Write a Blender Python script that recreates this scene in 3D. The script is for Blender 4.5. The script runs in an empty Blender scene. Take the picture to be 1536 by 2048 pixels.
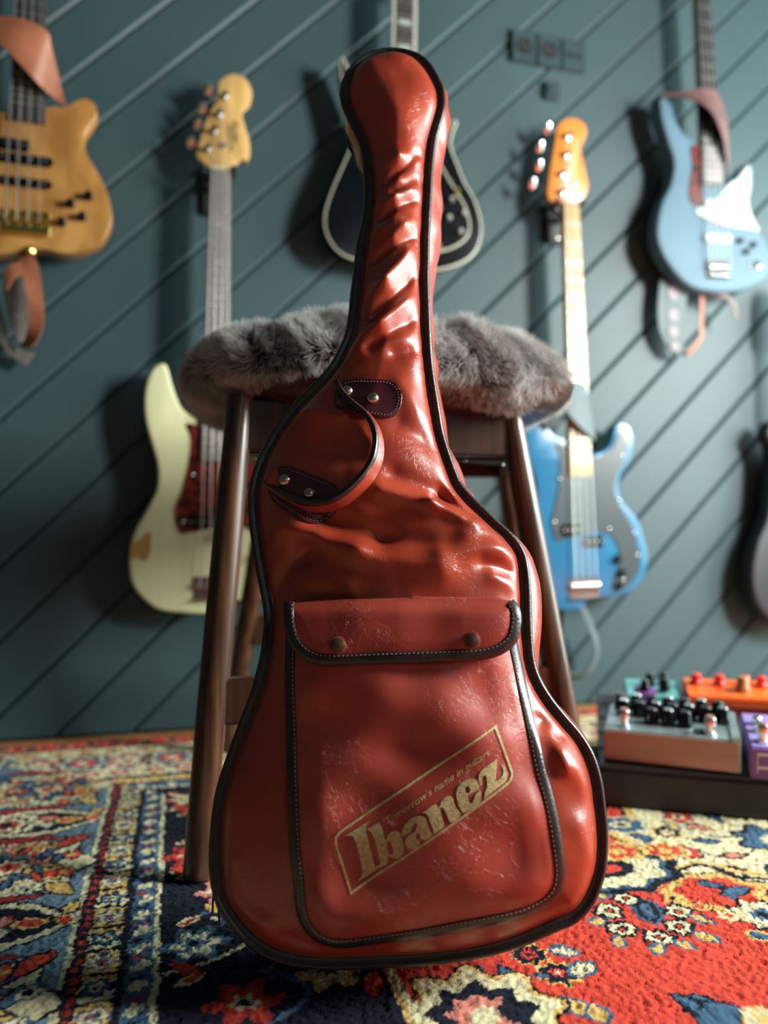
import bpy, bmesh, math, random
import numpy as np
from mathutils import Vector, Matrix
random.seed(7); rng = np.random.default_rng(7)
SC = bpy.context.scene; COL = SC.collection

# ------------------------------------------------------------------ camera, world, light, exposure
F = 1538.0; CH = 0.42; PITCH = math.atan(51.0 / F)
cam_d = bpy.data.cameras.new('camera'); cam = bpy.data.objects.new('camera', cam_d); COL.objects.link(cam)
cam.location = (0, 0, CH); cam.rotation_euler = (math.pi / 2 + PITCH, 0, 0)
cam_d.sensor_fit = 'VERTICAL'; cam_d.sensor_height = 36.0; cam_d.lens = F / 2048 * 36.0
cam_d.clip_start = 0.02; cam_d.dof.use_dof = True; cam_d.dof.focus_distance = 0.79; cam_d.dof.aperture_fstop = 2.1
SC.camera = cam
w = bpy.data.worlds.new('room_dusk'); SC.world = w; w.use_nodes = True
w.node_tree.nodes['Background'].inputs[0].default_value = (0.50, 0.72, 0.80, 1)
w.node_tree.nodes['Background'].inputs[1].default_value = 0.058
def area(name, loc, target, sx, sy, power, col):
    l = bpy.data.lights.new(name, 'AREA'); l.shape = 'RECTANGLE'; l.size = sx; l.size_y = sy; l.energy = power; l.color = col
    o = bpy.data.objects.new(name, l); COL.objects.link(o); o.location = loc
    d = Vector(target) - Vector(loc); o.rotation_euler = d.to_track_quat('-Z', 'Y').to_euler(); return o
area('window_light_right', (2.30, 0.60, 1.40), (0.2, 0.9, 0.5), 0.42, 0.9, 135, (0.97, 1.0, 0.95))
area('window_light_by_wall', (2.45, 1.50, 1.05), (0.2, 1.5, 0.7), 1.0, 1.6, 74, (0.80, 1.0, 1.0))
area('window_light_behind', (1.6, -1.9, 1.7), (0.2, 1.2, 0.4), 0.8, 1.2, 3, (0.85, 1.0, 1.0))
vs = SC.view_settings; vs.view_transform = 'Standard'; vs.look = 'None'; vs.gamma = 1.0; vs.exposure = 0.0
vs.use_curve_mapping = False

# ------------------------------------------------------------------ helpers
CP, SP = math.cos(PITCH), math.sin(PITCH)
def ray(x, y):
    a, b = (x - 768) / F, (1024 - y) / F
    return Vector((a, CP - SP * b, SP + CP * b))
C0 = Vector((0, 0, CH))
def on_y(x, y, Y): d = ray(x, y); return C0 + d * (Y / d.y)
def on_z(x, y, z=0.0): d = ray(x, y); return C0 + d * ((z - CH) / d.z)
WA, WB = -0.0625 / CH, 352.0 / F / CH
WN = Vector((-WA, -WB, 0)).normalized()             # wall normal into the room
WS = Vector((-WN.y, WN.x, 0)).normalized()          # along the wall to the right
if WS.x < 0: WS = -WS
WD = 1.0 / math.hypot(WA, WB)                       # distance of the wall plane
def on_plane(x, y, P0, N): d = ray(x, y); return C0 + d * ((P0 - C0).dot(N) / d.dot(N))
WP0 = -WN * WD
def on_wall(x, y, off=0.0): return on_plane(x, y, WP0 + WN * off, WN)
def wl(s, off, z): return WS * s - WN * (WD - off) + Vector((0, 0, z))   # wall coords -> world

def obj(name, me, mat=None, parent=None, label=None, cat=None, group=None, kind=None):
    o = bpy.data.objects.new(name, me); COL.objects.link(o)
    if mat is not None and me is not None:
        for m in (mat if isinstance(mat, (list, tuple)) else [mat]): me.materials.append(m)
    if parent is not None: o.parent = parent
    if label: o['label'] = label
    if cat: o['category'] = cat
    if group: o['group'] = group
    if kind: o['kind'] = kind
    return o
def empty(name, mw, label, cat, group=None):
    o = obj(name, None, None, None, label, cat, group); o.empty_display_size = .05
    o.matrix_world = mw if isinstance(mw, Matrix) else Matrix.Translation(mw); return o
def mesh(verts, faces, smooth=False, name='m'):
    me = bpy.data.meshes.new(name); me.from_pydata([tuple(v) for v in verts], [], [tuple(int(i) for i in f) for f in faces]); me.update()
    if smooth: me.polygons.foreach_set('use_smooth', [True] * len(me.polygons))
    return me
def bm_mesh(bm, smooth=False, angle=None):
    me = bpy.data.meshes.new('m'); bm.normal_update(); bm.to_mesh(me); bm.free()
    if smooth: me.polygons.foreach_set('use_smooth', [True] * len(me.polygons))
    if angle: 
        me.polygons.foreach_set('use_smooth', [True] * len(me.polygons))
        me.set_sharp_from_angle(angle=angle)
    return me
def join(parts):
    V, Fc, n = [], [], 0
    for me in parts:
        V += [tuple(v.co) for v in me.vertices]; Fc += [[i + n for i in p.vertices] for p in me.polygons]; n = len(V)
    return mesh(V, Fc)
def xf(me, M): me.transform(M); return me
def box(x0, x1, y0, y1, z0, z1, bev=0.0, seg=2, smooth=True):
    bm = bmesh.new(); bmesh.ops.create_cube(bm, size=1)
    for v in bm.verts: v.co = ((x0 + x1) / 2 + v.co.x * (x1 - x0), (y0 + y1) / 2 + v.co.y * (y1 - y0), (z0 + z1) / 2 + v.co.z * (z1 - z0))
    if bev: bmesh.ops.bevel(bm, geom=list(bm.edges), offset=bev, segments=seg, affect='EDGES')
    return bm_mesh(bm, angle=0.6 if bev else None)
def crom(pts, n=6, closed=True):
    P = [Vector(p) for p in pts]; N = len(P); out = []
    for i in range(N if closed else N - 1):
        g = lambda k: P[k % N] if closed else P[max(0, min(N - 1, k))]
        p0, p1, p2, p3 = g(i - 1), g(i), g(i + 1), g(i + 2)
        for j in range(n):
            t = j / n
            out.append(0.5 * ((2 * p1) + (p2 - p0) * t + (2 * p0 - 5 * p1 + 4 * p2 - p3) * t * t + (3 * p1 - p0 - 3 * p2 + p3) * t ** 3))
    if not closed: out.append(P[-1])
    return out
def sarea(p): return sum(p[i][0] * p[(i + 1) % len(p)][1] - p[(i + 1) % len(p)][0] * p[i][1] for i in range(len(p))) / 2
def prism(out, z0, z1, bev=0.0, seg=3, both=True):
    """extrude an xy outline from z0 to z1, rounding its rim"""
    o = [(p[0], p[1]) for p in out]
    if sarea(o) < 0: o = o[::-1]
    bm = bmesh.new(); vs_ = [bm.verts.new((x, y, z0)) for x, y in o]
    f = bm.faces.new(vs_); r = bmesh.ops.extrude_face_region(bm, geom=[f])
    for v in [g for g in r['geom'] if isinstance(g, bmesh.types.BMVert)]: v.co.z = z1
    bmesh.ops.recalc_face_normals(bm, faces=bm.faces[:])
    if bev:
        es = [e for e in bm.edges if abs(e.verts[0].co.z - e.verts[1].co.z) < 1e-9 and (both or e.verts[0].co.z == z1)]
        bmesh.ops.bevel(bm, geom=es, offset=bev, segments=seg, affect='EDGES', profile=0.5, clamp_overlap=True)
    return bm_mesh(bm, angle=0.5)
def frames(P, closed=False):
    n = len(P); T = []
    for i in range(n):
        a = P[(i - 1) % n] if closed else P[max(0, i - 1)]; b = P[(i + 1) % n] if closed else P[min(n - 1, i + 1)]
        T.append((b - a).normalized())
    u = T[0].orthogonal().normalized(); R = []
    for i in range(n):
        u = (u - T[i] * u.dot(T[i])).normalized(); R.append((T[i], u, T[i].cross(u)))
    return R
def tube(pts, r, k=10, closed=False, caps=True):
    P = [Vector(p) for p in pts]; R = frames(P, closed); V, Fc = [], []; n = len(P)
    rr = r if isinstance(r, (list, tuple)) else [r] * n
    for i, p in enumerate(P):
        for j in range(k):
            a = 2 * math.pi * j / k; V.append(p + (R[i][1] * math.cos(a) + R[i][2] * math.sin(a)) * rr[i])
    for i in range(n if closed else n - 1):
        for j in range(k):
            a, b = i * k + j, i * k + (j + 1) % k; c, d = ((i + 1) % n) * k + (j + 1) % k, ((i + 1) % n) * k + j
            Fc.append((a, b, c, d))
    if caps and not closed: Fc += [tuple(range(k))[::-1], tuple((n - 1) * k + j for j in range(k))]
    me = mesh(V, Fc, True); me.set_sharp_from_angle(angle=0.9); return me
def lathe(prof, k=20, M=None):
    """prof (r,z) from bottom to top about local z"""
    V, Fc = [], []
    for r, z in prof:
        for j in range(k): a = 2 * math.pi * j / k; V.append((r * math.cos(a), r * math.sin(a), z))
    for i in range(len(prof) - 1):
        for j in range(k): Fc.append((i * k + j, i * k + (j + 1) % k, (i + 1) * k + (j + 1) % k, (i + 1) * k + j))
    Fc.append(tuple(range(k))[::-1]); Fc.append(tuple((len(prof) - 1) * k + j for j in range(k)))
    me = mesh(V, Fc, True); me.set_sharp_from_angle(angle=0.7)
    if M is not None: me.transform(M)
    return me
def ribbon(A, B, th=0.003, n=6):
    """a strap between two rails, with thickness"""
    a, b = crom(A, n, False), crom(B, n, False); m = min(len(a), len(b)); V, Fc = [], []
    for i in range(m):
        t = (a[min(i + 1, m - 1)] - a[max(i - 1, 0)]); nn = t.cross(b[i] - a[i])
        nn = nn.normalized() * th / 2 if nn.length > 1e-12 else Vector((0, 0, th / 2))
        for q in (a[i] + nn, (a[i] + b[i]) / 2 + nn * 1.3, b[i] + nn, b[i] - nn, a[i] - nn): V.append(q)
    for i in range(m - 1):
        for j in range(5): Fc.append((i * 5 + j, i * 5 + (j + 1) % 5, (i + 1) * 5 + (j + 1) % 5, (i + 1) * 5 + j))
    Fc += [(4, 3, 2, 1, 0), tuple((m - 1) * 5 + j for j in range(5))]
    me = mesh(V, Fc, True); me.set_sharp_from_angle(angle=0.9); return me

# ------------------------------------------------------------------ materials
def srgb(r, g, b): return tuple(((c / 255) / 12.92 if c / 255 <= .04045 else ((c / 255 + .055) / 1.055) ** 2.4) for c in (r, g, b)) + (1,)
def mat(name, c, rough=0.5, metal=0.0, c2=None, scale=20, bump=0.0, bscale=200, coat=0.0, stretch=None, spec=0.5, detail=4, sheen=0):
    m = bpy.data.materials.new(name); m.use_nodes = True; nt = m.node_tree; N = nt.nodes; L = nt.links
    b = N['Principled BSDF']; b.inputs['Roughness'].default_value = rough; b.inputs['Metallic'].default_value = metal
    b.inputs['Base Color'].default_value = c; b.inputs['Coat Weight'].default_value = coat; b.inputs['Coat Roughness'].default_value = 0.12
    b.inputs['Specular IOR Level'].default_value = spec; b.inputs['Sheen Weight'].default_value = sheen
    tc = N.new('ShaderNodeTexCoord'); mp = N.new('ShaderNodeMapping'); L.new(tc.outputs['Object'], mp.inputs[0])
    if stretch: mp.inputs['Scale'].default_value = stretch
    nz = N.new('ShaderNodeTexNoise'); nz.inputs['Scale'].default_value = scale; nz.inputs['Detail'].default_value = detail
    L.new(mp.outputs[0], nz.inputs['Vector'])
    cr = N.new('ShaderNodeValToRGB'); cr.color_ramp.elements[0].position = .38; cr.color_ramp.elements[1].position = .64
    cr.color_ramp.elements[0].color = c; cr.color_ramp.elements[1].color = c2 if c2 else tuple(min(1, v * 1.18) for v in c[:3]) + (1,)
    L.new(nz.outputs[0], cr.inputs[0]); L.new(cr.outputs[0], b.inputs['Base Color'])
    if bump:
        n2 = N.new('ShaderNodeTexNoise'); n2.inputs['Scale'].default_value = bscale; n2.inputs['Detail'].default_value = 6
        L.new(mp.outputs[0], n2.inputs['Vector']); bp = N.new('ShaderNodeBump'); bp.inputs['Strength'].default_value = bump
        bp.inputs['Distance'].default_value = 0.002; L.new(n2.outputs[0], bp.inputs['Height']); L.new(bp.outputs[0], b.inputs['Normal'])
    return m
def leather(name, c, c2, crease=0.6, rough=0.33, coat=0.35, grain=0.25):
    m = mat(name, c, rough, 0, c2, 14, 0, coat=coat); nt = m.node_tree; N = nt.nodes; L = nt.links; b = N['Principled BSDF']
    tc = [n for n in N if n.type == 'TEX_COORD'][0]
    w1 = N.new('ShaderNodeTexNoise'); w1.inputs['Scale'].default_value = 16; w1.inputs['Detail'].default_value = 3; L.new(tc.outputs['Object'], w1.inputs['Vector'])
    sub = N.new('ShaderNodeVectorMath'); sub.operation = 'MULTIPLY_ADD'; sub.inputs[1].default_value = (.09,) * 3; L.new(w1.outputs['Color'], sub.inputs[0]); L.new(tc.outputs['Object'], sub.inputs[2])
    hs = []
    for sc_, st, sd in ((34, (1, 1, .45), 0), (64, (.5, 1, 1), 7)):
        mp = N.new('ShaderNodeMapping'); mp.inputs['Scale'].default_value = st; mp.inputs['Location'].default_value = (sd, 0, 0); L.new(sub.outputs[0], mp.inputs[0])
        vo = N.new('ShaderNodeTexNoise'); vo.inputs['Scale'].default_value = sc_; vo.inputs['Detail'].default_value = 4; vo.inputs['Distortion'].default_value = 1.2; L.new(mp.outputs[0], vo.inputs['Vector'])
        ab = N.new('ShaderNodeMath'); ab.operation = 'SUBTRACT'; ab.inputs[1].default_value = .5; L.new(vo.outputs[0], ab.inputs[0]); a2 = N.new('ShaderNodeMath'); a2.operation = 'ABSOLUTE'; L.new(ab.outputs[0], a2.inputs[0])
        r = N.new('ShaderNodeMapRange'); r.inputs['From Max'].default_value = .011; r.inputs['To Min'].default_value = 1; r.inputs['To Max'].default_value = 0; L.new(a2.outputs[0], r.inputs[0]); hs.append(r)
    mx = N.new('ShaderNodeMath'); mx.operation = 'MAXIMUM'; L.new(hs[0].outputs[0], mx.inputs[0]); L.new(hs[1].outputs[0], mx.inputs[1])
    mk = N.new('ShaderNodeTexNoise'); mk.inputs['Scale'].default_value = 13; mk.inputs['Detail'].default_value = 2; L.new(tc.outputs['Object'], mk.inputs['Vector'])
    mr = N.new('ShaderNodeMapRange'); mr.inputs['From Min'].default_value = .45; mr.inputs['From Max'].default_value = .62; L.new(mk.outputs[0], mr.inputs[0])
    cr = N.new('ShaderNodeMath'); cr.operation = 'MULTIPLY'; L.new(mx.outputs[0], cr.inputs[0]); L.new(mr.outputs[0], cr.inputs[1])
    g = N.new('ShaderNodeTexNoise'); g.inputs['Scale'].default_value = 900; g.inputs['Detail'].default_value = 3; L.new(tc.outputs['Object'], g.inputs['Vector'])
    b1 = N.new('ShaderNodeBump'); b1.inputs['Strength'].default_value = grain; b1.inputs['Distance'].default_value = .0006; L.new(g.outputs[0], b1.inputs['Height'])
    b2 = N.new('ShaderNodeBump'); b2.inputs['Strength'].default_value = crease; b2.inputs['Distance'].default_value = .00032; L.new(cr.outputs[0], b2.inputs['Height']); L.new(b1.outputs[0], b2.inputs['Normal'])
    L.new(b2.outputs[0], b.inputs['Normal']); L.new(b2.outputs[0], b.inputs['Coat Normal'])
    ramp = [n for n in N if n.type == 'VALTORGB'][0]; mixc = N.new('ShaderNodeMix'); mixc.data_type = 'RGBA'; mixc.inputs['B'].default_value = tuple(min(1, v * 1.5 + .02) for v in c2[:3]) + (1,)
    sc2 = N.new('ShaderNodeMath'); sc2.operation = 'MULTIPLY'; sc2.inputs[1].default_value = .30 * min(1, crease * 1.6); L.new(cr.outputs[0], sc2.inputs[0])
    L.new(sc2.outputs[0], mixc.inputs['Factor']); L.new(ramp.outputs[0], mixc.inputs['A']); L.new(mixc.outputs['Result'], b.inputs['Base Color'])
    return m
def wood(name, c, c2, rough=0.35, axis=(1, 1, .06), scale=60, coat=0.2): return mat(name, c, rough, 0, c2, scale, .15, 150, coat, axis)

M = dict(
 red=leather('red_vinyl_leather', (.30, .036, .016, 1), (.38, .053, .023, 1), .35),
 redp=leather('red_pocket_leather', (.33, .042, .026, 1), (.42, .064, .040, 1), .75, .40, .2),
 maroon=leather('maroon_patch_leather', (.045, .009, .012, 1), (.07, .013, .016, 1), .2, .3),
 bind=mat('dark_binding_vinyl', (.022, .016, .015, 1), .32, 0, (.035, .026, .023, 1), 60, .25, 400, .3),
 thread=mat('binding_thread', (.34, .24, .18, 1), .8), thread_red=mat('patch_thread', (.35, .14, .12, 1), .8),
 gold=mat('gold_print', (.62, .50, .24, 1), .5, .1, (.42, .32, .13, 1), 300, .3, 700),
 snap=mat('bronze_snap', (.16, .085, .055, 1), .38, .85, (.22, .12, .08, 1), 80),
 rivet=mat('nickel_rivet', (.55, .50, .38, 1), .25, 1.0),
 wall=mat('wall_paint', (.038, .070, .078, 1), .50, 0, (.042, .076, .084, 1), 3, .12, 60, .0, spec=.38),
 joint=mat('wall_joint', (.03, .05, .055, 1), .6),
 walnut=wood('dark_walnut', (.022, .010, .006, 1), (.055, .024, .012, 1)),
 walnut_leg=wood('walnut_leg', (.032, .013, .007, 1), (.105, .044, .018, 1), .33, (1, 1, .05), 90, .25),
 wool=mat('grey_backing_cloth', (.016, .018, .020, 1), .95, 0, (.028, .031, .033, 1), 300, .6, 500),
 natural=wood('amber_figured_wood', (.33, .145, .035, 1), (.52, .26, .075, 1), .3, (1, .5, 1), 16, .5),
 maple=wood('aged_maple', (.52, .31, .09, 1), (.62, .38, .13, 1), .5, (1, .05, 1), 60, .1),
 orangewood=wood('orange_maple', (.62, .20, .03, 1), (.72, .27, .05, 1), .35, (1, .05, 1), 60, .4),
 rosewood=wood('rosewood', (.16, .14, .13, 1), (.21, .185, .17, 1), .5, (1, .05, 1), 70, .1),
 darkboard=wood('dark_fingerboard', (.03, .028, .03, 1), (.05, .046, .045, 1), .4, (1, .05, 1), 70, .1),
 cream=mat('cream_lacquer', (.68, .66, .38, 1), .3, 0, (.72, .70, .43, 1), 6, 0, coat=.4, stretch=(8, .3, 1)),
 worn=wood('worn_bare_wood', (.30, .14, .035, 1), (.42, .22, .06, 1), .5, (1, .2, 1), 30, 0),
 blue=mat('blue_lacquer', (.012, .14, .28, 1), .28, 0, (.015, .16, .31, 1), 8, 0, coat=.5, stretch=(6, .3, 1)),
 iceblue=mat('metallic_ice_blue', (.065, .13, .18, 1), .6, .1, (.075, .15, .20, 1), 6, 0, coat=.0),
 black=mat('gloss_black', (.003, .0035, .005, 1), .20, 0, None, 10, 0, coat=.1, spec=.3),
 blackm=mat('matt_black', (.010, .011, .013, 1), .5),
 guard=mat('charcoal_pickguard', (.030, .045, .050, 1), .35, 0, None, 10),
 tort=mat('tortoiseshell', (.022, .004, .004, 1), .25, 0, (.20, .022, .012, 1), 55, coat=.4),
 pearl=mat('white_pearl', (.36, .40, .40, 1), .4, 0, (.44, .48, .47, 1), 40, coat=.0),
 binding=mat('aged_cream_binding', (.42, .42, .32, 1), .4),
 chrome=mat('chrome', (.75, .76, .76, 1), .18, 1.0), steel=mat('string_steel', (.62, .60, .56, 1), .32, .9),
 brass=mat('gold_hardware', (.80, .58, .16, 1), .25, 1.0),
 tan=leather('tan_strap_leather', (.30, .095, .045, 1), (.40, .14, .07, 1), .2, .5, .0),
 suede=mat('grey_suede', (.11, .095, .085, 1), .95, 0, (.15, .13, .115, 1), 60, .4, 300),
 plum=leather('plum_strap_leather', (.10, .045, .045, 1), (.16, .08, .075, 1), .2, .5, .0),
 gstrap=mat('slate_strap', (.085, .12, .125, 1), .6, 0, (.10, .14, .145, 1), 30, .2),
 pale=mat('pale_strap_patch', (.22, .19, .20, 1), .6),
 socket=mat('dark_socket_plastic', (.034, .055, .060, 1), .3), sockhole=mat('socket_hollow', (.006, .008, .01, 1), .5),
 floor=wood('honey_oak', (.36, .17, .055, 1), (.48, .25, .09, 1), .4, (.08, 1, 1), 30, .2),
 board=mat('pedalboard_black_wood', (.012, .010, .010, 1), .5, 0, (.022, .017, .016, 1), 30, .3, 90, stretch=(.1, 1, 1)),
 copper=mat('brushed_copper_front', (.50, .25, .22, 1), .45, .35, (.36, .21, .14, 1), 8, .1, 300, stretch=(.3, 1, 3)),
 silver=mat('brushed_silver', (.30, .38, .39, 1), .38, .6, (.38, .46, .47, 1), 25), orange=mat('orange_enamel', (.80, .13, .012, 1), .35),
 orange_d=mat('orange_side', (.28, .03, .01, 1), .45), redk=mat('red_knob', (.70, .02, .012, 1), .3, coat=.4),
 knobwood=wood('knob_wood', (.35, .13, .035, 1), (.5, .22, .07, 1), .4), purple=mat('purple_enamel', (.20, .06, .26, 1), .35),
 lilac=mat('lilac_enamel', (.30, .22, .55, 1), .35), teal=mat('teal_enamel', (.10, .34, .33, 1), .35), white=mat('white_print', (.7, .66, .72, 1), .5),
)
# ------------------------------------------------------------------ the setting: plank wall and floor
UP = Vector((0, 0, 1))
def basis(o, x, y, z): 
    m = Matrix((x, y, z)).transposed().to_4x4(); m.translation = o; return m
MW = basis(wl(0, 0, 0), WS, UP, WN)
FLZ = -0.006
wall = obj('wall_back', box(-1.75, 2.45, FLZ, 2.35, -.06, -.012), M['joint'], kind='structure'); wall.matrix_world = MW
wall['label'] = 'dark teal wall clad in diagonal boards with grooved joints'
def clip(poly, a, b, c):   # keep a*x+b*y<=c
    out = []
    for i in range(len(poly)):
        p, q = poly[i], poly[(i + 1) % len(poly)]; dp = a * p[0] + b * p[1] - c; dq = a * q[0] + b * q[1] - c
        if dp <= 0: out.append(p)
        if dp * dq < 0: t = dp / (dp - dq); out.append((p[0] + (q[0] - p[0]) * t, p[1] + (q[1] - p[1]) * t))
    return out
SPC, GC0, GAP = .1572, 1.026, .0012
for k in range(-18, 24):
    c1 = GC0 - SPC * k; c0 = c1 - SPC
    p = [(-1.75, FLZ), (2.45, FLZ), (2.45, 2.35), (-1.75, 2.35)]
    p = clip(p, -1, 1, c1 - GAP * .7); p = clip(p, 1, -1, -(c0 + GAP * .7)) if p else p
    if len(p) < 3 or abs(sarea(p)) < 1e-3: continue
    obj('plank', prism(p, -.012, 0, .0065, 1, both=False), M['wall'], wall)
floor = obj('floor', box(-3.2, 4.2, -3.0, 2.6, -.06, FLZ - .012), M['joint'], kind='structure'); floor['label'] = 'honey oak plank floor below the rug'
MF = basis(Vector((0, 0, 0)), WS, -WN, UP)
FP = basis(Vector((0, 0, 0)), WS, -WN, UP)
floor.matrix_world = FP
floor.data.transform(Matrix.Identity(4))
tt = WD - .001; i = 0
while tt > -2.2:
    x = -2.6 - .55 * (i % 3)
    while x < 3.6:
        obj('plank', box(x, x + 1.598, tt - .1185, tt, FLZ - .0115, FLZ, .0012, 1), M['floor'], floor); x += 1.6
    tt -= .12; i += 1

# ------------------------------------------------------------------ guitars on the wall
class Frame:
    """local axes of a hanging guitar: x right, y up its neck, z towards the room; origin at its bridge"""
    def __init__(s, pb, pt, off):
        a, b = on_wall(*pb, off), on_wall(*pt, off); s.y = (b - a).normalized(); s.z = WN; s.x = s.y.cross(s.z).normalized()
        s.o = a; s.m = basis(a, s.x, s.y, s.z); s.L = (b - a).length; s.off = off
    def p(s, x, y, z=0.0):
        P = on_plane(x, y, s.o + s.z * z, s.z) - s.o; return Vector((P.dot(s.x), P.dot(s.y), z))
    def P(s, pts, z=0.0): return [s.p(x, y, z) for x, y in pts]
def xy(pts): return [(p[0], p[1]) for p in pts]
def body(fr, out, mt, parent, zb=-.042, bev=.008): return obj('body', prism(crom([Vector((p[0], p[1], 0)) for p in out], 5), zb, 0, bev, 4), mt, parent)
def strings(fr, parent, x_nut, x_br, y_nut, y_br, n=4, z=.011, r=.0011):
    for i in range(n):
        a = Vector((x_nut[0] + (x_nut[1] - x_nut[0]) * i / (n - 1), y_nut, z)); b = Vector((x_br[0] + (x_br[1] - x_br[0]) * i / (n - 1), y_br, z + .003))
        obj('string', tube([a, b], r * (1.25 - .18 * i), 6), M['steel'], parent)
def neck(fr, parent, y0, y1, w0, w1, x0, x1, m_neck, m_board, frets=20, scale=.864, dots=None, ynut=None, zt=.008, inlay=None):
    """y0 body end .. y1 nut ; centre x0..x1"""
    prof = [(-.5, 0), (-.46, -.010), (-.25, -.020), (0, -.023), (.25, -.020), (.46, -.010), (.5, 0)]
    V, Fc = [], []
    for (y, w_, xc) in ((y0, w0, x0), (y1, w1, x1)):
        for a, z in prof: V.append((xc + a * w_, y, z + .001))
    n = len(prof)
    for j in range(n - 1): Fc.append((j, j + 1, n + j + 1, n + j))
    Fc += [tuple(range(n))[::-1], tuple(range(n, 2 * n)), (0, n, 2 * n - 1, n - 1)]
    nk = obj('neck', mesh(V, Fc, False), m_neck, parent)
    q = [(x0 - w0 / 2, y0), (x0 + w0 / 2, y0), (x1 + w1 / 2, y1), (x1 - w1 / 2, y1)]
    fb = obj('fingerboard', prism(q, .0012, zt, .0012, 2), m_board, nk)
    if frets:
        for k in range(1, frets + 1):
            y = ynut - scale * (1 - 2 ** (-k / 12)); t = (y - y0) / (y1 - y0)
            if t < 0.01: break
            ww = w0 + (w1 - w0) * t; xc = x0 + (x1 - x0) * t
            obj('fret', box(xc - ww / 2 + .001, xc + ww / 2 - .001, y - .0012, y + .0012, zt - .001, zt + .0012), M['steel'], nk)
        for k in (dots or ()):
            y = ynut - scale * (2 ** (-k / 12) + 2 ** (-(k - 1) / 12)) / -2 - scale; t = (y - y0) / (y1 - y0)
            if t < .01: break
            xc = x0 + (x1 - x0) * t; hw = inlay or .0032
            if inlay: obj('inlay', box(xc - .016, xc + .016, y - inlay, y + inlay, zt - .001, zt + .0006), M['pearl'], nk)
            else: obj('inlay', lathe([(.0032, zt - .001), (.0032, zt + .0006)], 12, Matrix.Translation((xc, y, 0))), M['pearl'], nk)
    return nk
def tuner(parent, p, px, mt=None):
    """post on the headstock at p, key to the left at px"""
    t = obj('tuner', join([lathe([(.008, 0), (.008, .003), (.0045, .004), (.0045, .016), (.006, .018), (0.001, .018)], 14, Matrix.Translation(p)),
        tube([Vector((p.x, p.y, -.018)), Vector((px.x + .008, px.y, -.018))], .0028, 8)]), M['chrome'], parent)
    pts = [(.0, -.010), (.011, -.013), (.0145, -.006), (.0145, .006), (.011, .013), (0, .010)]
    k = prism(crom([Vector((a - .011, b, 0)) for a, b in pts], 3), -.003, .003, .0015, 2); k.transform(Matrix.Translation((px.x + .002, px.y, -.018)) @ Matrix.Rotation(.5, 4, 'X'))
    obj('tuner_key', k, mt or M['chrome'], t)
def knob(parent, p, mt, r=.0095, h=.015, name='knob'):
    return obj(name, lathe([(r, 0), (r, h * .25), (r * .86, h * .35), (r * .84, h * .9), (r * .7, h), (0.001, h)], 18, Matrix.Translation(p)), mt, parent)
def screws(parent, pts, mt=None):
    for p in pts: obj('screw', lathe([(.0032, 0), (.0034, .001), (.002, .0022), (0.0005, .0024)], 10, Matrix.Translation(p)), mt or M['chrome'], parent)
def bridge(parent, c, w_, h_, mt, saddle_mt=None, n=4):
    b = obj('bridge', join([box(c.x - w_ / 2, c.x + w_ / 2, c.y - h_ / 2, c.y + h_ / 2, 0, .0025, .001, 1), box(c.x - w_ / 2, c.x + w_ / 2, c.y - h_ / 2, c.y - h_ / 2 + .003, 0, .014, .001, 1)]), mt, parent)
    for i in range(n):
        x = c.x + (i - (n - 1) / 2) * w_ / n * .93
        obj('saddle', tube([Vector((x - w_ / n * .38, c.y + h_ * .12, .009)), Vector((x + w_ / n * .38, c.y + h_ * .12, .009))], .005, 10), saddle_mt or mt, b)
    return b
def pickup(parent, c, w_, h_, mt, pole=4):
    p = obj('pickup', box(c.x - w_ / 2, c.x + w_ / 2, c.y - h_ / 2, c.y + h_ / 2, 0, .009, .004, 3), mt, parent)
    for i in range(pole):
        x = c.x + (i - (pole - 1) / 2) * w_ / pole
        obj('pole_piece', lathe([(.0026, .009), (.0026, .0098), (0.0005, .0099)], 10, Matrix.Translation((x, c.y, 0))), M['steel'], p)
def hanger(fr, pc, label, side=1):
    """wall hanger behind a nut; pc = local nut point"""
    t = empty('wall_hanger', fr.m @ Matrix.Translation((pc.x, pc.y, -fr.off)), label, 'hanger', 'black wall hangers holding the basses')
    obj('base_plate', box(-.030, .030, -.075, .025, .0005, .014, .005, 3), M['blackm'], t)
    for y in (-.062, .012): obj('screw', lathe([(.004, .014), (.003, .0155), (.0005, .016)], 10, Matrix.Translation((0, y, 0))), M['steel'], t)
    z = fr.off - .006
    obj('arm', tube([(0, -.02, .012), (0, -.02, z - .03), (0, -.012, z - .008)], .006, 10), M['blackm'], t)
    obj('yoke', tube(crom([(-.034, .004, z + .022), (-.034, -.004, z - .004), (-.028, -.014, z - .010), (0, -.018, z - .010), (.028, -.014, z - .010), (.034, -.004, z - .004), (.034, .004, z + .022)], 5, False), .0062, 10), M['blackm'], t)
    return t
def text_mesh(s, size, shear=0.0, off=0.0, space=1.0):
    cu = bpy.data.curves.new('t', 'FONT'); cu.body = s; cu.size = size; cu.shear = shear; cu.offset = off; cu.space_character = space; cu.resolution_u = 3
    o = bpy.data.objects.new('t', cu); COL.objects.link(o); bpy.context.view_layer.update()
    me = bpy.data.meshes.new_from_object(o); bpy.data.objects.remove(o); return me

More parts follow.
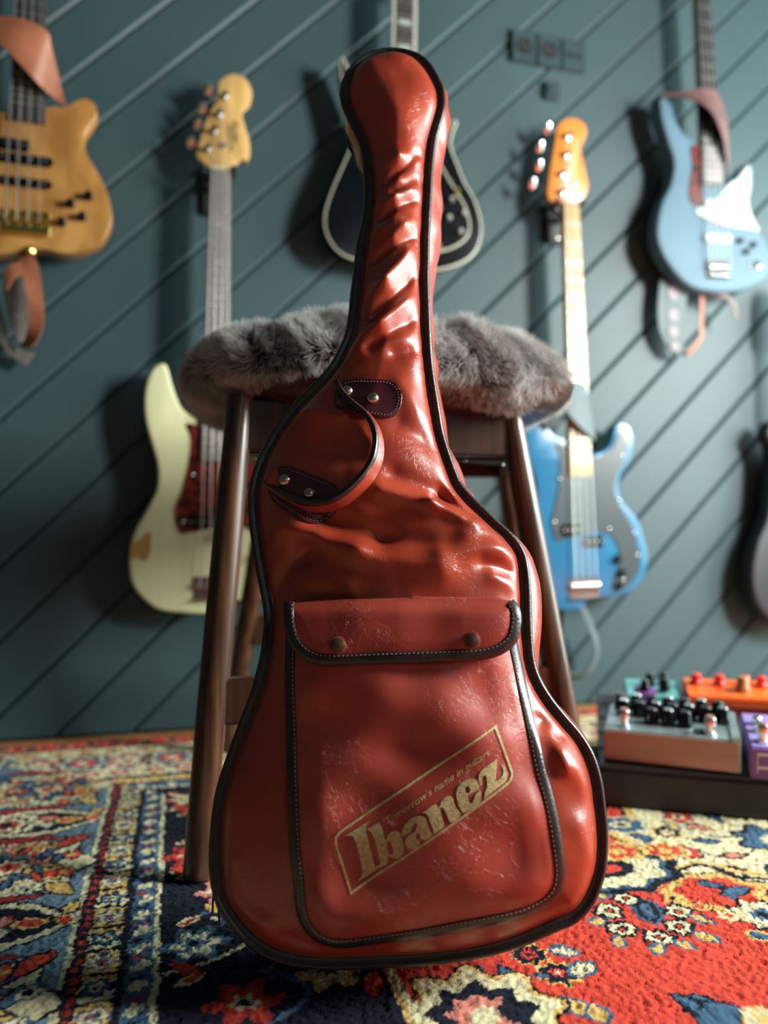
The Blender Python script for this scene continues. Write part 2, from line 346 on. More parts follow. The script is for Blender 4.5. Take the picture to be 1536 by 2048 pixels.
FW = Frame((427, 1165), (440, 342), .072)     # the cream bass
FB = Frame((1167, 1165), (1139, 408), .072)   # the blue bass
LW = [(333, 731), (320, 727), (304, 739), (292, 768), (288, 809), (293, 851), (304, 890), (315, 935), (313, 977), (298, 1009), (282, 1038), (268, 1064), (259, 1103), (259, 1148), (269, 1177), (292, 1203), (317, 1219), (353, 1225), (417, 1227)]
HW = [(343, 765), (355, 800), (371, 824), (403, 838)]
RB = [(1233, 848), (1249, 846), (1262, 856), (1268, 881), (1260, 919), (1241, 953), (1237, 980), (1247, 1004), (1275, 1038), (1288, 1076), (1296, 1110), (1291, 1148), (1268, 1179), (1233, 1192), (1179, 1198)]
HB = [(1228, 858), (1220, 888), (1203, 903), (1186, 908)]
def pbody():
    l = xy(FW.P(LW)); hl = xy(FW.P(HW)); r = xy(FB.P(RB)); hr = xy(FB.P(HB))
    return l[::-1] + hl + [(hl[-1][0] + .012, hl[-1][1] - .03), (hr[-1][0] - .012, hr[-1][1] - .012)] + hr[::-1] + r
PB = pbody()
def pguard():
    l = xy(FW.P([(378, 846), (381, 870), (382, 890), (377, 930), (363, 985), (353, 1010), (351, 1035), (358, 1060), (372, 1067)]))
    r = xy(FB.P([(1190, 1064), (1215, 1068), (1232, 1085), (1238, 1105), (1235, 1135), (1225, 1165), (1228, 1180), (1248, 1176), (1270, 1155), (1281, 1125), (1274, 1085), (1262, 1050), (1236, 1005), (1228, 975), (1236, 945), (1252, 910), (1255, 885), (1246, 866), (1236, 868), (1228, 892), (1206, 911), (1186, 914)]))
    return l[::1] + r
def pbass(fr, body_m, guard_m, neck_m, board_m, head, posts, keys, label, key_m, head_m, guard_z=.0025):
    root = empty('bass_guitar', fr.m, label, 'bass guitar', 'bass guitars hanging on the wall')
    b = body(fr, PB, body_m, root)
    g = obj('pickguard', prism(crom([Vector((p[0], p[1], 0)) for p in pguard()], 4), .0002, guard_z, .0008, 1), guard_m, root)
    yn = fr.L; x0, x1 = 0, 0
    neck(fr, root, .262, yn, .061, .043, 0, 0, neck_m, board_m, 20, yn / 1.0, (3, 5, 7, 9, 12, 15, 17, 19), yn)
    obj('nut', box(-.021, .021, yn - .002, yn + .004, .006, .012, .0008, 1), M['binding'], root)
    hh = prism(crom([Vector((p[0], p[1], 0)) for p in fr.P(head, -.006)], 4), -.020, -.005, .0015, 2)
    hs = obj('headstock', hh, head_m, root)
    for p, k in zip(posts, keys):
        q = fr.p(*p, -.005); kk = fr.p(*k, -.018); tuner(hs, q, kk, key_m)
    strings(fr, root, (-.017, .017), (-.0285, .0285), yn, -.008)
    for i, (p, xs) in enumerate(zip(posts[::-1], (-.017, -.006, .006, .017))):
        q = fr.p(*p, .006); obj('string', tube([Vector((xs, yn, .011)), q], .001, 6), M['steel'], root)
    bridge(root, Vector((0, -.012, 0)), .084, .05, M['chrome'])
    cy = .118
    pickup(root, Vector((-.029, cy + .012, .001)), .056, .028, M['black']); pickup(root, Vector((.029, cy - .018, .001)), .056, .028, M['black'])
    for q in ((.098, .055), (.108, .020), (.100, -.012)): knob(root, Vector((q[0], q[1], .002)), M['blackm'] if guard_m is M['guard'] else M['chrome'], .010, .016)
    return root, hs
wb, wh = pbass(FW, M['cream'], M['tort'], M['maple'], M['rosewood'],
    [(416, 334), (394, 311), (401, 277), (416, 232), (433, 202), (436, 184), (439, 163), (465, 148), (491, 158), (504, 184), (499, 210), (485, 224), (488, 246), (499, 285), (497, 319), (480, 320), (465, 336), (441, 337)],
    [(450, 195), (439, 231), (429, 264), (416, 300)], [(418, 180), (405, 217), (397, 248), (383, 285)],
    'cream white bass guitar with worn patch and tortoiseshell pickguard, hanging left of the stool', M['chrome'], M['maple'])
obj('finish_wear', prism(crom([Vector((p[0], p[1], 0)) for p in FW.P([(262, 1088), (276, 1082), (296, 1064), (303, 1072), (300, 1105), (290, 1123), (272, 1116), (261, 1118)])], 3), -.003, .0005, .0002, 1), M['worn'], wb)
obj('string_tree', lathe([(.006, -.005), (.006, 0), (.0005, .002)], 12, Matrix.Translation(FW.p(448, 291, 0))), M['chrome'], wh)
tm = text_mesh('Fender', .0185, .3, .0002); tm.transform(Matrix.Translation(FW.p(463, 240, -.0046)) @ Matrix.Rotation(-math.pi / 2 + .1, 4, 'Z'))
obj('headstock_script', tm, M['blackm'], wh)
tm = text_mesh('PRECISION BASS', .008, 0, .0002); tm.transform(Matrix.Translation(FW.p(456, 250, -.0046)) @ Matrix.Rotation(-math.pi / 2 + .1, 4, 'Z'))
obj('headstock_script', tm, M['blackm'], wh)
hanger(FW, Vector((-.006, FW.L + .0, 0)), 'black wall hanger holding the neck of the cream white bass guitar')
bb, bh = pbass(FB, M['blue'], M['guard'], M['maple'], M['maple'],
    [(1119, 409), (1096, 394), (1098, 356), (1104, 319), (1111, 281), (1113, 262), (1122, 244), (1145, 236), (1167, 247), (1173, 266), (1166, 285), (1161, 297), (1165, 319), (1173, 356), (1175, 379), (1160, 401)],
    [(1134, 274), (1132, 311), (1124, 349), (1124, 385)], [(1096, 257), (1081, 294), (1079, 332), (1066, 367)],
    'blue bass guitar with charcoal pickguard and maple neck, hanging right of the stool', M['chrome'], M['orangewood'])
obj('string_tree', lathe([(.006, -.005), (.006, 0), (.0005, .002)], 12, Matrix.Translation(FB.p(1149, 366, 0))), M['chrome'], bh)
screws(bb, FB.P([(1119, 957), (1108, 1044), (1218, 1057), (1245, 911), (1238, 1000), (1268, 1065), (1275, 1110), (1246, 1160)], .0025))
screws(wb, FW.P([(385, 949), (365, 1043)], .0025))
hanger(FB, Vector((-.004, FB.L - .002, 0)), 'black wall hanger holding the neck of the blue bass guitar')
# straps of the blue bass
fb = FB
s1 = empty('guitar_strap', FB.m, 'slate grey leather strap wrapped over the neck of the blue bass guitar', 'strap', 'straps draped on the hanging basses')
obj('strap_band', ribbon([fb.p(1068, 800, .018), fb.p(1120, 762, .034), fb.p(1150, 764, .034), fb.p(1172, 770, .020)], [fb.p(1092, 846, .018), fb.p(1112, 800, .032), fb.p(1148, 842, .032), fb.p(1190, 882, .012)], .003), M['gstrap'], s1)
obj('strap_end', ribbon([fb.p(1045, 808, .006), fb.p(1064, 790, .02), fb.p(1090, 806, .022)], [fb.p(1085, 850, .005), fb.p(1102, 858, .012), fb.p(1122, 846, .02)], .003), M['gstrap'], s1)
obj('strap_loop', ribbon([fb.p(1126, 1200, -.03), fb.p(1128, 1260, -.04), fb.p(1128, 1325, -.04), fb.p(1150, 1350, -.03), fb.p(1176, 1335, -.02), fb.p(1190, 1300, -.015), fb.p(1172, 1245, -.012), fb.p(1155, 1212, -.012)],
    [fb.p(1116, 1200, -.04), fb.p(1118, 1260, -.055), fb.p(1120, 1332, -.055), fb.p(1150, 1358, -.045), fb.p(1184, 1342, -.03), fb.p(1198, 1296, -.02), fb.p(1183, 1240, -.014), fb.p(1165, 1205, -.012)], .003), M['gstrap'], s1)
obj('strap_button', lathe([(.008, -.03), (.005, -.02), (.009, -.01), (.002, -.006)], 14, Matrix.Translation(fb.p(1160, 1206, 0)) ), M['chrome'], bb)

# ---- amber bass, upper left
FA = Frame((47, 442), (59, 0), .075)
ob = empty('bass_guitar', FA.m, 'amber natural wood bass guitar with gold bridge, hanging at the upper left', 'bass guitar', 'bass guitars hanging on the wall')
AR = [(97, 214), (112, 213), (124, 214), (139, 209), (155, 200), (172, 197), (189, 208), (193, 228), (181, 248), (167, 274), (173, 307), (195, 345), (213, 382), (223, 424), (217, 457), (197, 486), (161, 502), (124, 506), (75, 497), (20, 497)]
ar = xy(FA.P(AR)); al = [(-x * .97, y) for x, y in ar]
al2 = [(-.10, .30), (-.135, .335), (-.155, .32), (-.150, .27), (-.125, .20), (-.135, .14), (-.165, .07), (-.18, .0), (-.165, -.06), (-.11, -.085), (-.05, -.075)]
body(FA, ar[:-1] + al2[::-1] + [(-.05, .22)], M['natural'], ob, -.04, .014)
neck(FA, ob, .205, .86, .066, .045, .004, 0, M['natural'], M['darkboard'], 22, .86, (), .86)
obj('nut', box(-.021, .021, .858, .864, .006, .012), M['binding'], ob)
ah = obj('headstock', prism(crom([Vector(p) for p in [(-.022, .86, 0), (-.04, .90, 0), (-.045, .98, 0), (-.03, 1.05, 0), (0, 1.06, 0), (.03, 1.05, 0), (.045, .98, 0), (.04, .90, 0), (.022, .86, 0)]], 4), -.018, -.004, .002, 2), M['natural'], ob)
for sx, y in ((-1, .92), (-1, .98), (1, .93), (1, .99)): tuner(ah, Vector((sx * .02, y, -.004)), Vector((sx * .055, y, -.018)), M['blackm'])
strings(FA, ob, (-.017, .017), (-.032, .032), .86, -.006, 4, .012, .0013)
for y0_, y1_, xr in ((281, 307, 62), (318, 338, 107), (364, 382, 105)):
    a = FA.p(xr, y0_); b = FA.p(xr, y1_)
    if xr == 62: continue
    pickup(ob, Vector(((a.x - .055) / 2, (a.y + b.y) / 2, 0)), a.x + .055, abs(a.y - b.y) * .95, M['black'])
a, b = FA.p(60, 285), FA.p(60, 305); pickup(ob, Vector((-.028, (a.y + b.y) / 2, 0)), .075, .024, M['black'])
bridge(ob, FA.p(52, 446) + Vector((.0, 0, 0)), .092, .052, M['brass'])
for p in ((178, 394), (142, 409), (165, 435), (124, 446)): knob(ob, FA.p(*p), M['black'], .0088, .017)
st = empty('guitar_strap', FA.m, 'tan brown leather strap draped over the amber bass at the upper left', 'strap', 'straps draped on the hanging basses')
f = FA.p
obj('strap_band', ribbon([f(-50, 40, .03), f(5, 34, .04), f(50, 40, .045), f(92, 62, .04), (f(103, 95, .03)), f(131, 210, .008)], [f(-50, 72, .03), f(0, 90, .04), f(30, 118, .045), f(60, 150, .04), f(86, 178, .025), f(122, 208, .006)], .004), M['tan'], st)
obj('strap_lower', ribbon([f(58, 500, -.01), f(76, 530, .0), f(86, 600, .0), f(85, 655, -.005), f(66, 692, -.02), f(42, 694, -.035)], [f(36, 512, -.015), f(44, 545, -.0), f(55, 600, -.0), f(56, 650, -.01), f(50, 680, -.03), f(40, 688, -.045)], .004), M['tan'], st)
obj('strap_lining', ribbon([f(6, 545, -.03), f(10, 600, -.04), f(24, 660, -.045), f(44, 692, -.045)], [f(46, 560, -.03), f(56, 600, -.035), f(54, 650, -.045), f(50, 690, -.05)], .004), M['suede'], st)
obj('strap_tip', ribbon([f(-8, 640, -.05), f(4, 690, -.05), f(28, 716, -.05), f(52, 732, -.05)], [f(2, 628, -.05), f(18, 680, -.05), f(40, 700, -.05), f(70, 708, -.05)], .004), M['suede'], st)
obj('strap_fold', ribbon([f(8, 542, .004), f(22, 528, .008), f(42, 524, .008)], [f(14, 580, .004), f(26, 560, .008), f(48, 548, .008)], .004), M['tan'], st)
obj('strap_button', lathe([(.008, -.012), (.005, -.004), (.010, .004), (.004, .010), (.0005, .011)], 14, Matrix.Translation(f(60, 502, 0))), M['brass'], ob)

# ---- black guitar behind the bag head
FG = Frame((800, 480), (807, 40), .07)
gb = empty('electric_guitar', FG.m, 'black electric guitar with cream binding, hanging behind the head of the red bag', 'guitar')
GO = [(700, 300), (690, 325), (668, 375), (652, 425), (654, 465), (676, 500), (710, 517), (760, 524), (820, 540), (872, 538), (915, 527), (945, 508), (959, 480), (961, 445), (948, 400), (928, 365), (912, 325), (900, 290), (905, 262), (913, 243), (903, 247), (885, 275), (855, 300), (790, 305), (752, 270), (722, 205), (694, 135), (684, 116), (684, 150), (700, 220), (708, 262)]
go = xy(FG.P(GO))
body(FG, go, M['black'], gb, -.042, .006)
def rim(fr, pts, parent, r, mt, name, z=0.0): obj(name, tube(crom([Vector((p[0], p[1], z)) for p in pts], 5), r, 8, True), mt, parent)
rim(FG, go, gb, .0042, M['binding'], 'body_binding', -.004)
inn = xy(FG.P([(877, 325), (892, 352), (912, 385), (930, 417), (938, 454), (930, 478), (905, 495), (877, 503), (850, 506)]))
obj('inner_binding', tube(crom([Vector((x, y, .001)) for x, y in inn], 5, False), .003, 8), M['binding'], gb)
neck(FG, gb, .21, .60, .056, .044, .0, .0, M['black'], M['darkboard'], 24, .63, (3, 5, 7, 9, 12, 15, 17), .60, inlay=.006)
x_, y_ = FG.L, 0
obj('neck_binding', join([box(.022, .030, .20, .60, .001, .0085, .001, 1), box(-.030, -.022, .20, .60, .001, .0085, .001, 1)]), M['binding'], gb)
gh = obj('headstock', prism(crom([Vector(p) for p in [(-.022, .60, 0), (-.04, .64, 0), (-.042, .74, 0), (-.02, .77, 0), (0, .76, 0), (.02, .77, 0), (.042, .74, 0), (.04, .64, 0), (.022, .60, 0)]], 4), -.018, -.004, .002, 2), M['black'], gb)
for sx in (-1, 1):
    for y in (.65, .685, .72): tuner(gh, Vector((sx * .02, y, -.004)), Vector((sx * .058, y, -.018)))
strings(FG, gb, (-.017, .017), (-.026, .026), .60, -.01, 6, .011, .0006)
bridge(gb, Vector((0, -.01, 0)), .08, .02, M['chrome'], n=6)
pickup(gb, Vector((0, .05, 0)), .08, .036, M['black'], 6); pickup(gb, Vector((0, .15, 0)), .08, .036, M['black'], 6)
for p, m_ in (((902, 400), 'steel'), ((897, 437), 'steel'), ((927, 427), 'steel'), ((920, 465), 'steel'), ((877, 419), 'suede'), ((912, 383), 'brass'), ((876, 494), 'brass')):
    knob(gb, FG.p(*p), M[m_], .007, .012)

# ---- ice blue bass at the right
FR = Frame((1434, 540), (1402, 0), .075)
rb = empty('bass_guitar', FR.m, 'metallic ice blue bass guitar with white pearl pickguard at the upper right', 'bass guitar', 'bass guitars hanging on the wall')
RO = [(1319, 190), (1331, 185), (1343, 189), (1347, 208), (1352, 236), (1370, 266), (1396, 287), (1412, 330), (1445, 365), (1458, 362), (1472, 352), (1484, 335), (1497, 323), (1507, 334), (1506, 372), (1501, 405), (1511, 442), (1534, 484), (1552, 520), (1540, 552), (1506, 574), (1467, 584), (1411, 582), (1374, 569), (1342, 536), (1319, 495), (1313, 457), (1323, 405), (1341, 367), (1347, 322), (1334, 277), (1322, 232)]
body(FR, xy(FR.P(RO)), M['iceblue'], rb, -.045, .010)
g1 = xy(FR.P([(1381, 296), (1394, 292), (1402, 320), (1405, 375), (1402, 405), (1395, 413), (1386, 408), (1378, 392), (1380, 360), (1385, 330)]))
obj('side_pickguard', prism(crom([Vector((*p, 0)) for p in g1], 4), .0002, .0025, .0008, 1), M['tort'], rb)
g2 = xy(FR.P([(1396, 417), (1430, 400), (1458, 368), (1474, 358), (1487, 341), (1498, 333), (1501, 370), (1496, 405), (1506, 440), (1517, 462), (1490, 458), (1467, 455), (1430, 445), (1408, 436), (1392, 427)]))
obj('pickguard', prism(crom([Vector((*p, 0)) for p in g2], 4), .0002, .0028, .0008, 1), M['pearl'], rb)
pt, pn = FR.p(1402, 0), FR.p(1420, 372)
neck(FR, rb, pn.y, .74, .064, .042, -.002, 0, M['maple'], M['darkboard'], 24, .80, (), .74)
obj('neck_inlay_strip', box(-.020, .026, pn.y + .004, pn.y + .10, .0075, .0088), M['pale'], rb)
rh = obj('headstock', prism(crom([Vector(p) for p in [(-.022, .74, 0), (-.04, .78, 0), (-.03, .90, 0), (0, .93, 0), (.03, .91, 0), (.035, .80, 0), (.022, .74, 0)]], 4), -.018, -.004, .002, 2), M['maple'], rb)
for k in range(4): tuner(rh, Vector((-.012 + k * .004, .78 + k * .035, -.004)), Vector((-.06 + k * .004, .78 + k * .035, -.018)))
strings(FR, rb, (-.017, .017), (-.03, .03), .74, -.008, 4, .011, .0012)
pickup(rb, FR.p(1425, 408, .002), .064, .022, M['pearl']); pickup(rb, FR.p(1434, 478, .002), .085, .022, M['pearl'])
c_ = FR.p(1434, 540); obj('bridge_plate', box(c_.x - .034, c_.x + .034, c_.y - .024, c_.y + .026, 0, .003, .001, 1), M['black'], rb); bridge(rb, c_ + Vector((0, .0, .003)), .058, .038, M['chrome'])
for p in ((1479, 482), (1492, 504), (1506, 490), (1512, 530)): knob(rb, FR.p(*p), M['blackm'], .008, .014)
obj('jack_plate', box(-.016, .016, -.006, .006, 0, .002, .001, 1), M['chrome'], rb).location = FR.p(1512, 532)
sr = empty('guitar_strap', FR.m, 'plum brown leather strap with pale patches on the ice blue bass', 'strap', 'straps draped on the hanging basses')
f = FR.p
obj('strap_band', ribbon([f(1322, 186, .004), f(1350, 186, .02), f(1385, 180, .035), f(1425, 180, .036), f(1444, 208, .03), f(1455, 262, .02), f(1458, 345, .004)], [f(1324, 196, .004), f(1352, 192, .02), f(1390, 202, .045), f(1418, 220, .05), f(1436, 250, .04), f(1448, 290, .02), f(1455, 350, .006)], .004), M['plum'], sr)
obj('strap_inside', ribbon([f(1396, 200, .03), f(1420, 222, .012), f(1440, 262, .012), f(1452, 318, .010)], [f(1396, 262, .014), f(1412, 266, .012), f(1430, 288, .012), f(1446, 330, .010)], .003), M['black'], sr)
obj('strap_lower', ribbon([f(1320, 560, -.04), f(1315, 620, -.04), f(1320, 665, -.04), f(1342, 702, -.04), f(1368, 712, -.04)], [f(1376, 574, -.035), f(1370, 620, -.035), f(1366, 665, -.035), f(1368, 694, -.035), f(1376, 708, -.035)], .004), M['gstrap'], sr)
for (px_, py_, rx_, ry_) in ((1349, 586, 14, 16), (1349, 630, 13, 14), (1349, 662, 12, 13), (1352, 692, 12, 11)):
    c_ = f(px_, py_, -.030); pts = [c_ + Vector((math.cos(a) * rx_ * .00125, math.sin(a) * ry_ * .00125, 0)) for a in np.linspace(0, 2 * math.pi, 15)[:-1]]
    obj('strap_patch', prism(pts, -.036, -.0335, .0005, 1), M['pale'], sr)
obj('strap_thong', ribbon([f(1400, 585, -.03), f(1399, 640, -.02), f(1396, 675, -.02), f(1372, 706, -.03)], [f(1408, 588, -.03), f(1406, 642, -.02), f(1404, 680, -.02), f(1378, 712, -.03)], .003), M['tan'], sr)
obj('strap_tail', ribbon([f(1402, 596, -.03), f(1418, 585, -.02), f(1450, 588, -.01), f(1470, 605, -.01), f(1476, 636, -.01)], [f(1406, 602, -.03), f(1420, 592, -.02), f(1448, 596, -.01), f(1463, 610, -.01), f(1468, 636, -.01)], .003), M['plum'], sr)
# ---- dark guitar at the right edge
FD = Frame((1600, 1150), (1580, 500), .075)
dg = empty('electric_guitar', FD.m, 'dark guitar body just entering at the right edge, mostly out of frame', 'guitar')
DO = [(1545, 900), (1533, 870), (1543, 842), (1560, 850), (1578, 890), (1625, 890), (1650, 850), (1670, 870), (1660, 930), (1650, 990), (1672, 1060), (1680, 1150), (1655, 1230), (1600, 1260), (1545, 1245), (1512, 1205), (1503, 1150), (1513, 1090), (1533, 1040), (1542, 980)]
body(FD, xy(FD.P(DO)), M['blackm'], dg, -.045, .012)
neck(FD, dg, FD.p(1596, 900).y, .62, .058, .044, 0, 0, M['walnut'], M['darkboard'], 22, .63, (), .62)
obj('headstock', prism(crom([Vector(p) for p in [(-.022, .62, 0), (-.04, .66, 0), (-.03, .78, 0), (0, .80, 0), (.03, .78, 0), (.035, .66, 0), (.022, .62, 0)]], 4), -.018, -.004, .002, 2), M['black'], dg)
bridge(dg, Vector((0, 0, 0)), .07, .03, M['chrome'], n=6); pickup(dg, Vector((0, .06, 0)), .08, .036, M['black'], 6)
strings(FD, dg, (-.017, .017), (-.026, .026), .62, 0, 6, .011, .0006)

# ---- sockets
def gang(px, w_, h_, label, kinds, group=None):
    o = on_wall(*px); t = empty('wall_socket', basis(o, WS, UP, WN), label, 'socket')
    n = len(kinds)
    for i, k in enumerate(kinds):
        x = (i - (n - 1) / 2) * w_
        fr_ = obj('face_plate', box(x - w_ / 2 + .001, x + w_ / 2 - .001, -h_ / 2, h_ / 2, 0.0003, .012, .003, 3), M['socket'], t)
        if k == 'round':
            obj('socket_well', lathe([(.021, .0118), (.021, .0135), (.018, .0135), (.017, .0125), (.0005, .0123)], 24, Matrix.Translation((x, 0, 0))), M['sockhole'], fr_)
            for s_ in (-1, 1): obj('socket_pin', lathe([(.0025, .012), (.0025, .0132), (.0005, .0133)], 10, Matrix.Translation((x + s_ * .008, 0, 0))), M['steel'], fr_)
        elif k == 'data':
            for s_ in (-1, 1): obj('data_port', box(x + s_ * .012 - .008, x + s_ * .012 + .008, -.012, .006, .011, .0135, .0008, 1), M['sockhole'], fr_)
        else: obj('rocker', box(x - w_ * .3, x + w_ * .3, -h_ * .3, h_ * .3, .011, .0155, .002, 2), M['socket'], fr_)
gang((1095, 106), .071, .082, 'dark grey triple wall socket high on the wall above the blue bass', ('round', 'round', 'data'))
gang((1101, 185), .046, .046, 'small dark square wall switch under the triple socket', ('rocker',))
# ------------------------------------------------------------------ the rug
def pal(*c): return np.array(srgb(*c)[:3])
NAVY, BLUE, LBLUE = pal(13, 19, 40), pal(70, 104, 134), pal(128, 158, 172)
CREAM, YEL, RED, DRED, PINK = pal(232, 222, 178), pal(228, 188, 108), pal(222, 72, 52), pal(176, 50, 46), pal(226, 140, 122)
xs = np.concatenate([np.arange(-.40, 1.02, .0023), np.arange(1.02, 1.9, .010)])
ts = np.concatenate([np.arange(-.62, .50, .03), np.arange(.50, .60, .006), np.arange(.60, 1.08, .0021), np.arange(1.08, 1.36, .003), np.arange(1.36, 1.728, .0045)])
GX, GY = np.meshgrid(xs, ts); nxs, nts = len(xs), len(ts)
def vnoise(x, y, f, seed=0):
    x = x * f + seed * 17.3; y = y * f + seed * 5.7; xi = np.floor(x).astype(int); yi = np.floor(y).astype(int); u = x - xi; v = y - yi; u = u * u * (3 - 2 * u); v = v * v * (3 - 2 * v)
    def h(a, b): n = (a * 374761393 + b * 668265263 + seed * 1442695) & 0x7fffffff; n = ((n ^ (n >> 13)) * 1274126177) & 0x7fffffff; return ((n ^ (n >> 16)) & 0xffff) / 65535.0
    return (h(xi, yi) * (1 - u) + h(xi + 1, yi) * u) * (1 - v) + (h(xi, yi + 1) * (1 - u) + h(xi + 1, yi + 1) * u) * v
Sx = (GX + (vnoise(GX, GY, 260, 1) - .5) * .0036 + (vnoise(GX, GY, 60, 2) - .5) * .0045).ravel()
Tx = (GY + (vnoise(GX, GY, 260, 3) - .5) * .0036 + (vnoise(GX, GY, 60, 4) - .5) * .0045).ravel()
CC = np.tile(RED, (Sx.size, 1))
def put(mask, c): CC[mask] = c
class Space:
    def __init__(s, A, B): s.A, s.B = A, B
    def near(s, cx, cy, r): return np.nonzero((np.abs(s.A - cx) < r) & (np.abs(s.B - cy) < r) & s.ok)[0]
    ok = True
    def flower(s, cx, cy, r, n=8, cols=(NAVY, CREAM, RED, NAVY), rad=(1, .85, .42, .18), wob=.16, sx=1.0, ph=0.0):
        i = s.near(cx, cy, r * 1.3 * max(1, sx)); dx = (s.A[i] - cx) / sx; dy = s.B[i] - cy; d = np.hypot(dx, dy); a = np.arctan2(dy, dx) + ph
        rr = 1 + wob * np.cos(n * a)
        for c, q in zip(cols, rad):
            if c is not None: CC[i[d < r * q * (rr if q > .3 else 1)]] = c
    def leaf(s, cx, cy, L_, W_, ang, c, out=None, core=None):
        i = s.near(cx, cy, L_); ca, sa = math.cos(ang), math.sin(ang); u = (s.A[i] - cx) * ca + (s.B[i] - cy) * sa; v = -(s.A[i] - cx) * sa + (s.B[i] - cy) * ca
        d = np.abs(v) / np.maximum(1e-6, W_ / 2 * (1 - (2 * u / L_) ** 2) ); inn = np.abs(u) < L_ / 2
        if out is not None:
            L2, W2 = L_ + .008, W_ + .009; d2 = np.abs(v) / np.maximum(1e-6, W2 / 2 * (1 - (2 * u / L2) ** 2)); CC[i[(d2 < 1) & (np.abs(u) < L2 / 2)]] = out
        CC[i[(d < 1) & inn]] = c
        if core is not None: CC[i[(d < .5) & (np.abs(u) < L_ * .3)]] = core
    def vine(s, pts, w_, c):
        P = crom([Vector((a, b, 0)) for a, b in pts], 8, False)
        for a, b in zip(P[:-1], P[1:]):
            m = (a + b) / 2; L_ = (b - a).length; i = s.near(m.x, m.y, L_ + w_ * 2); e = (b - a) / max(L_, 1e-9)
            u = (s.A[i] - a.x) * e.x + (s.B[i] - a.y) * e.y; v = (s.A[i] - a.x) * e.y - (s.B[i] - a.y) * e.x
            CC[i[(u > -w_ * .3) & (u < L_ + w_ * .3) & (np.abs(v) < w_ / 2)]] = c
SF = Space(Sx, Tx)
qa, qb = Sx + .40, 1.715 - Tx; sideA = qa < qb
rr_ = random.Random(3)
# field scatter
for _ in range(170):
    cx, cy = rr_.uniform(.25, 1.8), rr_.uniform(-.5, 1.2); k = rr_.random(); a_ = rr_.uniform(0, 6.28)
    if .16 < cx < 1.0 and .55 < cy < 1.05: continue
    if k < .4: SF.flower(cx, cy, rr_.uniform(.014, .024), 7, rr_.choice([(NAVY, CREAM, RED, NAVY), (CREAM, BLUE, YEL, NAVY), (NAVY, YEL, RED, NAVY), (YEL, NAVY, CREAM, RED)]))
    elif k < .8: SF.leaf(cx, cy, .05, .016, a_, rr_.choice([BLUE, YEL, CREAM, NAVY]), rr_.choice([NAVY, BLUE, YEL]))
    else: SF.vine([(cx - .05, cy), (cx - .02, cy + .02), (cx + .02, cy - .015), (cx + .05, cy + .01)], .004, NAVY)
# placed field motifs (photograph ground positions)
def fl(x, y): p = on_z(x, y, 0); return p.dot(WS), -p.dot(WN)
# great cream medallion
mx, my = fl(1530, 1690)
SF.flower(mx + .03, my + .01, .20, 12, (NAVY, YEL, CREAM), (1.04, 1, .93), .06, 1.15)
for k in range(12):
    a = k * 2 * math.pi / 12; SF.flower(mx + .03 + math.cos(a) * .15, my + .01 + math.sin(a) * .135, .022, 6, (YEL, NAVY, CREAM, RED) if k % 2 else (NAVY, RED, CREAM, NAVY))
    SF.leaf(mx + .03 + math.cos(a + .26) * .10, my + .01 + math.sin(a + .26) * .10, .04, .014, a, BLUE if k % 2 else PINK, NAVY)
SF.flower(mx + .03, my + .01, .055, 8, (NAVY, BLUE, CREAM, RED)); 
for a in np.linspace(0, 6.28, 9)[:-1]: SF.vine([(mx + .03 + math.cos(a) * .05, my + math.sin(a) * .05), (mx + .03 + math.cos(a + .25) * .09, my + math.sin(a + .25) * .09), (mx + .03 + math.cos(a) * .13, my + math.sin(a) * .13)], .004, NAVY)
def F_(x, y, r, **k): SF.flower(*fl(x, y), r, **k)
def L_(x0, y0, x1, y1, w_, c, out=NAVY, core=None):
    a, b = fl(x0, y0), fl(x1, y1); SF.leaf((a[0] + b[0]) / 2, (a[1] + b[1]) / 2, math.dist(a, b), w_, math.atan2(b[1] - a[1], b[0] - a[0]), c, out, core)
def V_(pts, w_, c): SF.vine([fl(*p) for p in pts], w_, c)
# yellow scroll lobe right of the rosette
F_(1432, 1782, .052, n=7, cols=(NAVY, YEL, RED), rad=(1.05, .98, .72), wob=.12, sx=1.3)
V_([(1345, 1745), (1400, 1728), (1470, 1750), (1536, 1755)], .009, NAVY); V_([(1345, 1738), (1400, 1722), (1470, 1740), (1536, 1748)], .006, YEL)
L_(1395, 1765, 1450, 1772, .014, BLUE); L_(1440, 1790, 1500, 1775, .016, BLUE); L_(1460, 1800, 1480, 1768, .014, BLUE, None)
V_([(1335, 1730), (1345, 1770), (1330, 1800), (1360, 1800), (1440, 1812)], .005, YEL)
V_([(1322, 1735), (1332, 1762), (1318, 1788)], .004, RED)
# big rosette
F_(1218, 1735, .068, n=9, cols=(NAVY, BLUE, CREAM, NAVY, RED), rad=(1.0, .84, .76, .36, .18), wob=.06, sx=1.35)
L_(1280, 1795, 1310, 1845, .028, NAVY, BLUE, BLUE)
for x, y in ((1250, 1795), (1217, 1820), (1245, 1855), (1358, 1820), (1360, 1850), (1320, 1872)): F_(x, y, .018, n=6, cols=(NAVY, CREAM, NAVY, RED), rad=(1, .72, .36, .18), wob=.12)
for a in ((1212, 1790, 1188, 1792), (1212, 1838, 1178, 1842), (1238, 1868, 1240, 1892), (1380, 1828, 1425, 1842), (1388, 1860, 1438, 1880), (1318, 1885, 1312, 1905), (1350, 1880, 1395, 1896)): L_(*a, .012, YEL, BLUE)
L_(1300, 1690, 1290, 1672, .012, BLUE, None); L_(1258, 1665, 1305, 1680, .016, BLUE); L_(1270, 1690, 1305, 1700, .014, BLUE); L_(1330, 1640, 1360, 1660, .012, YEL, BLUE)
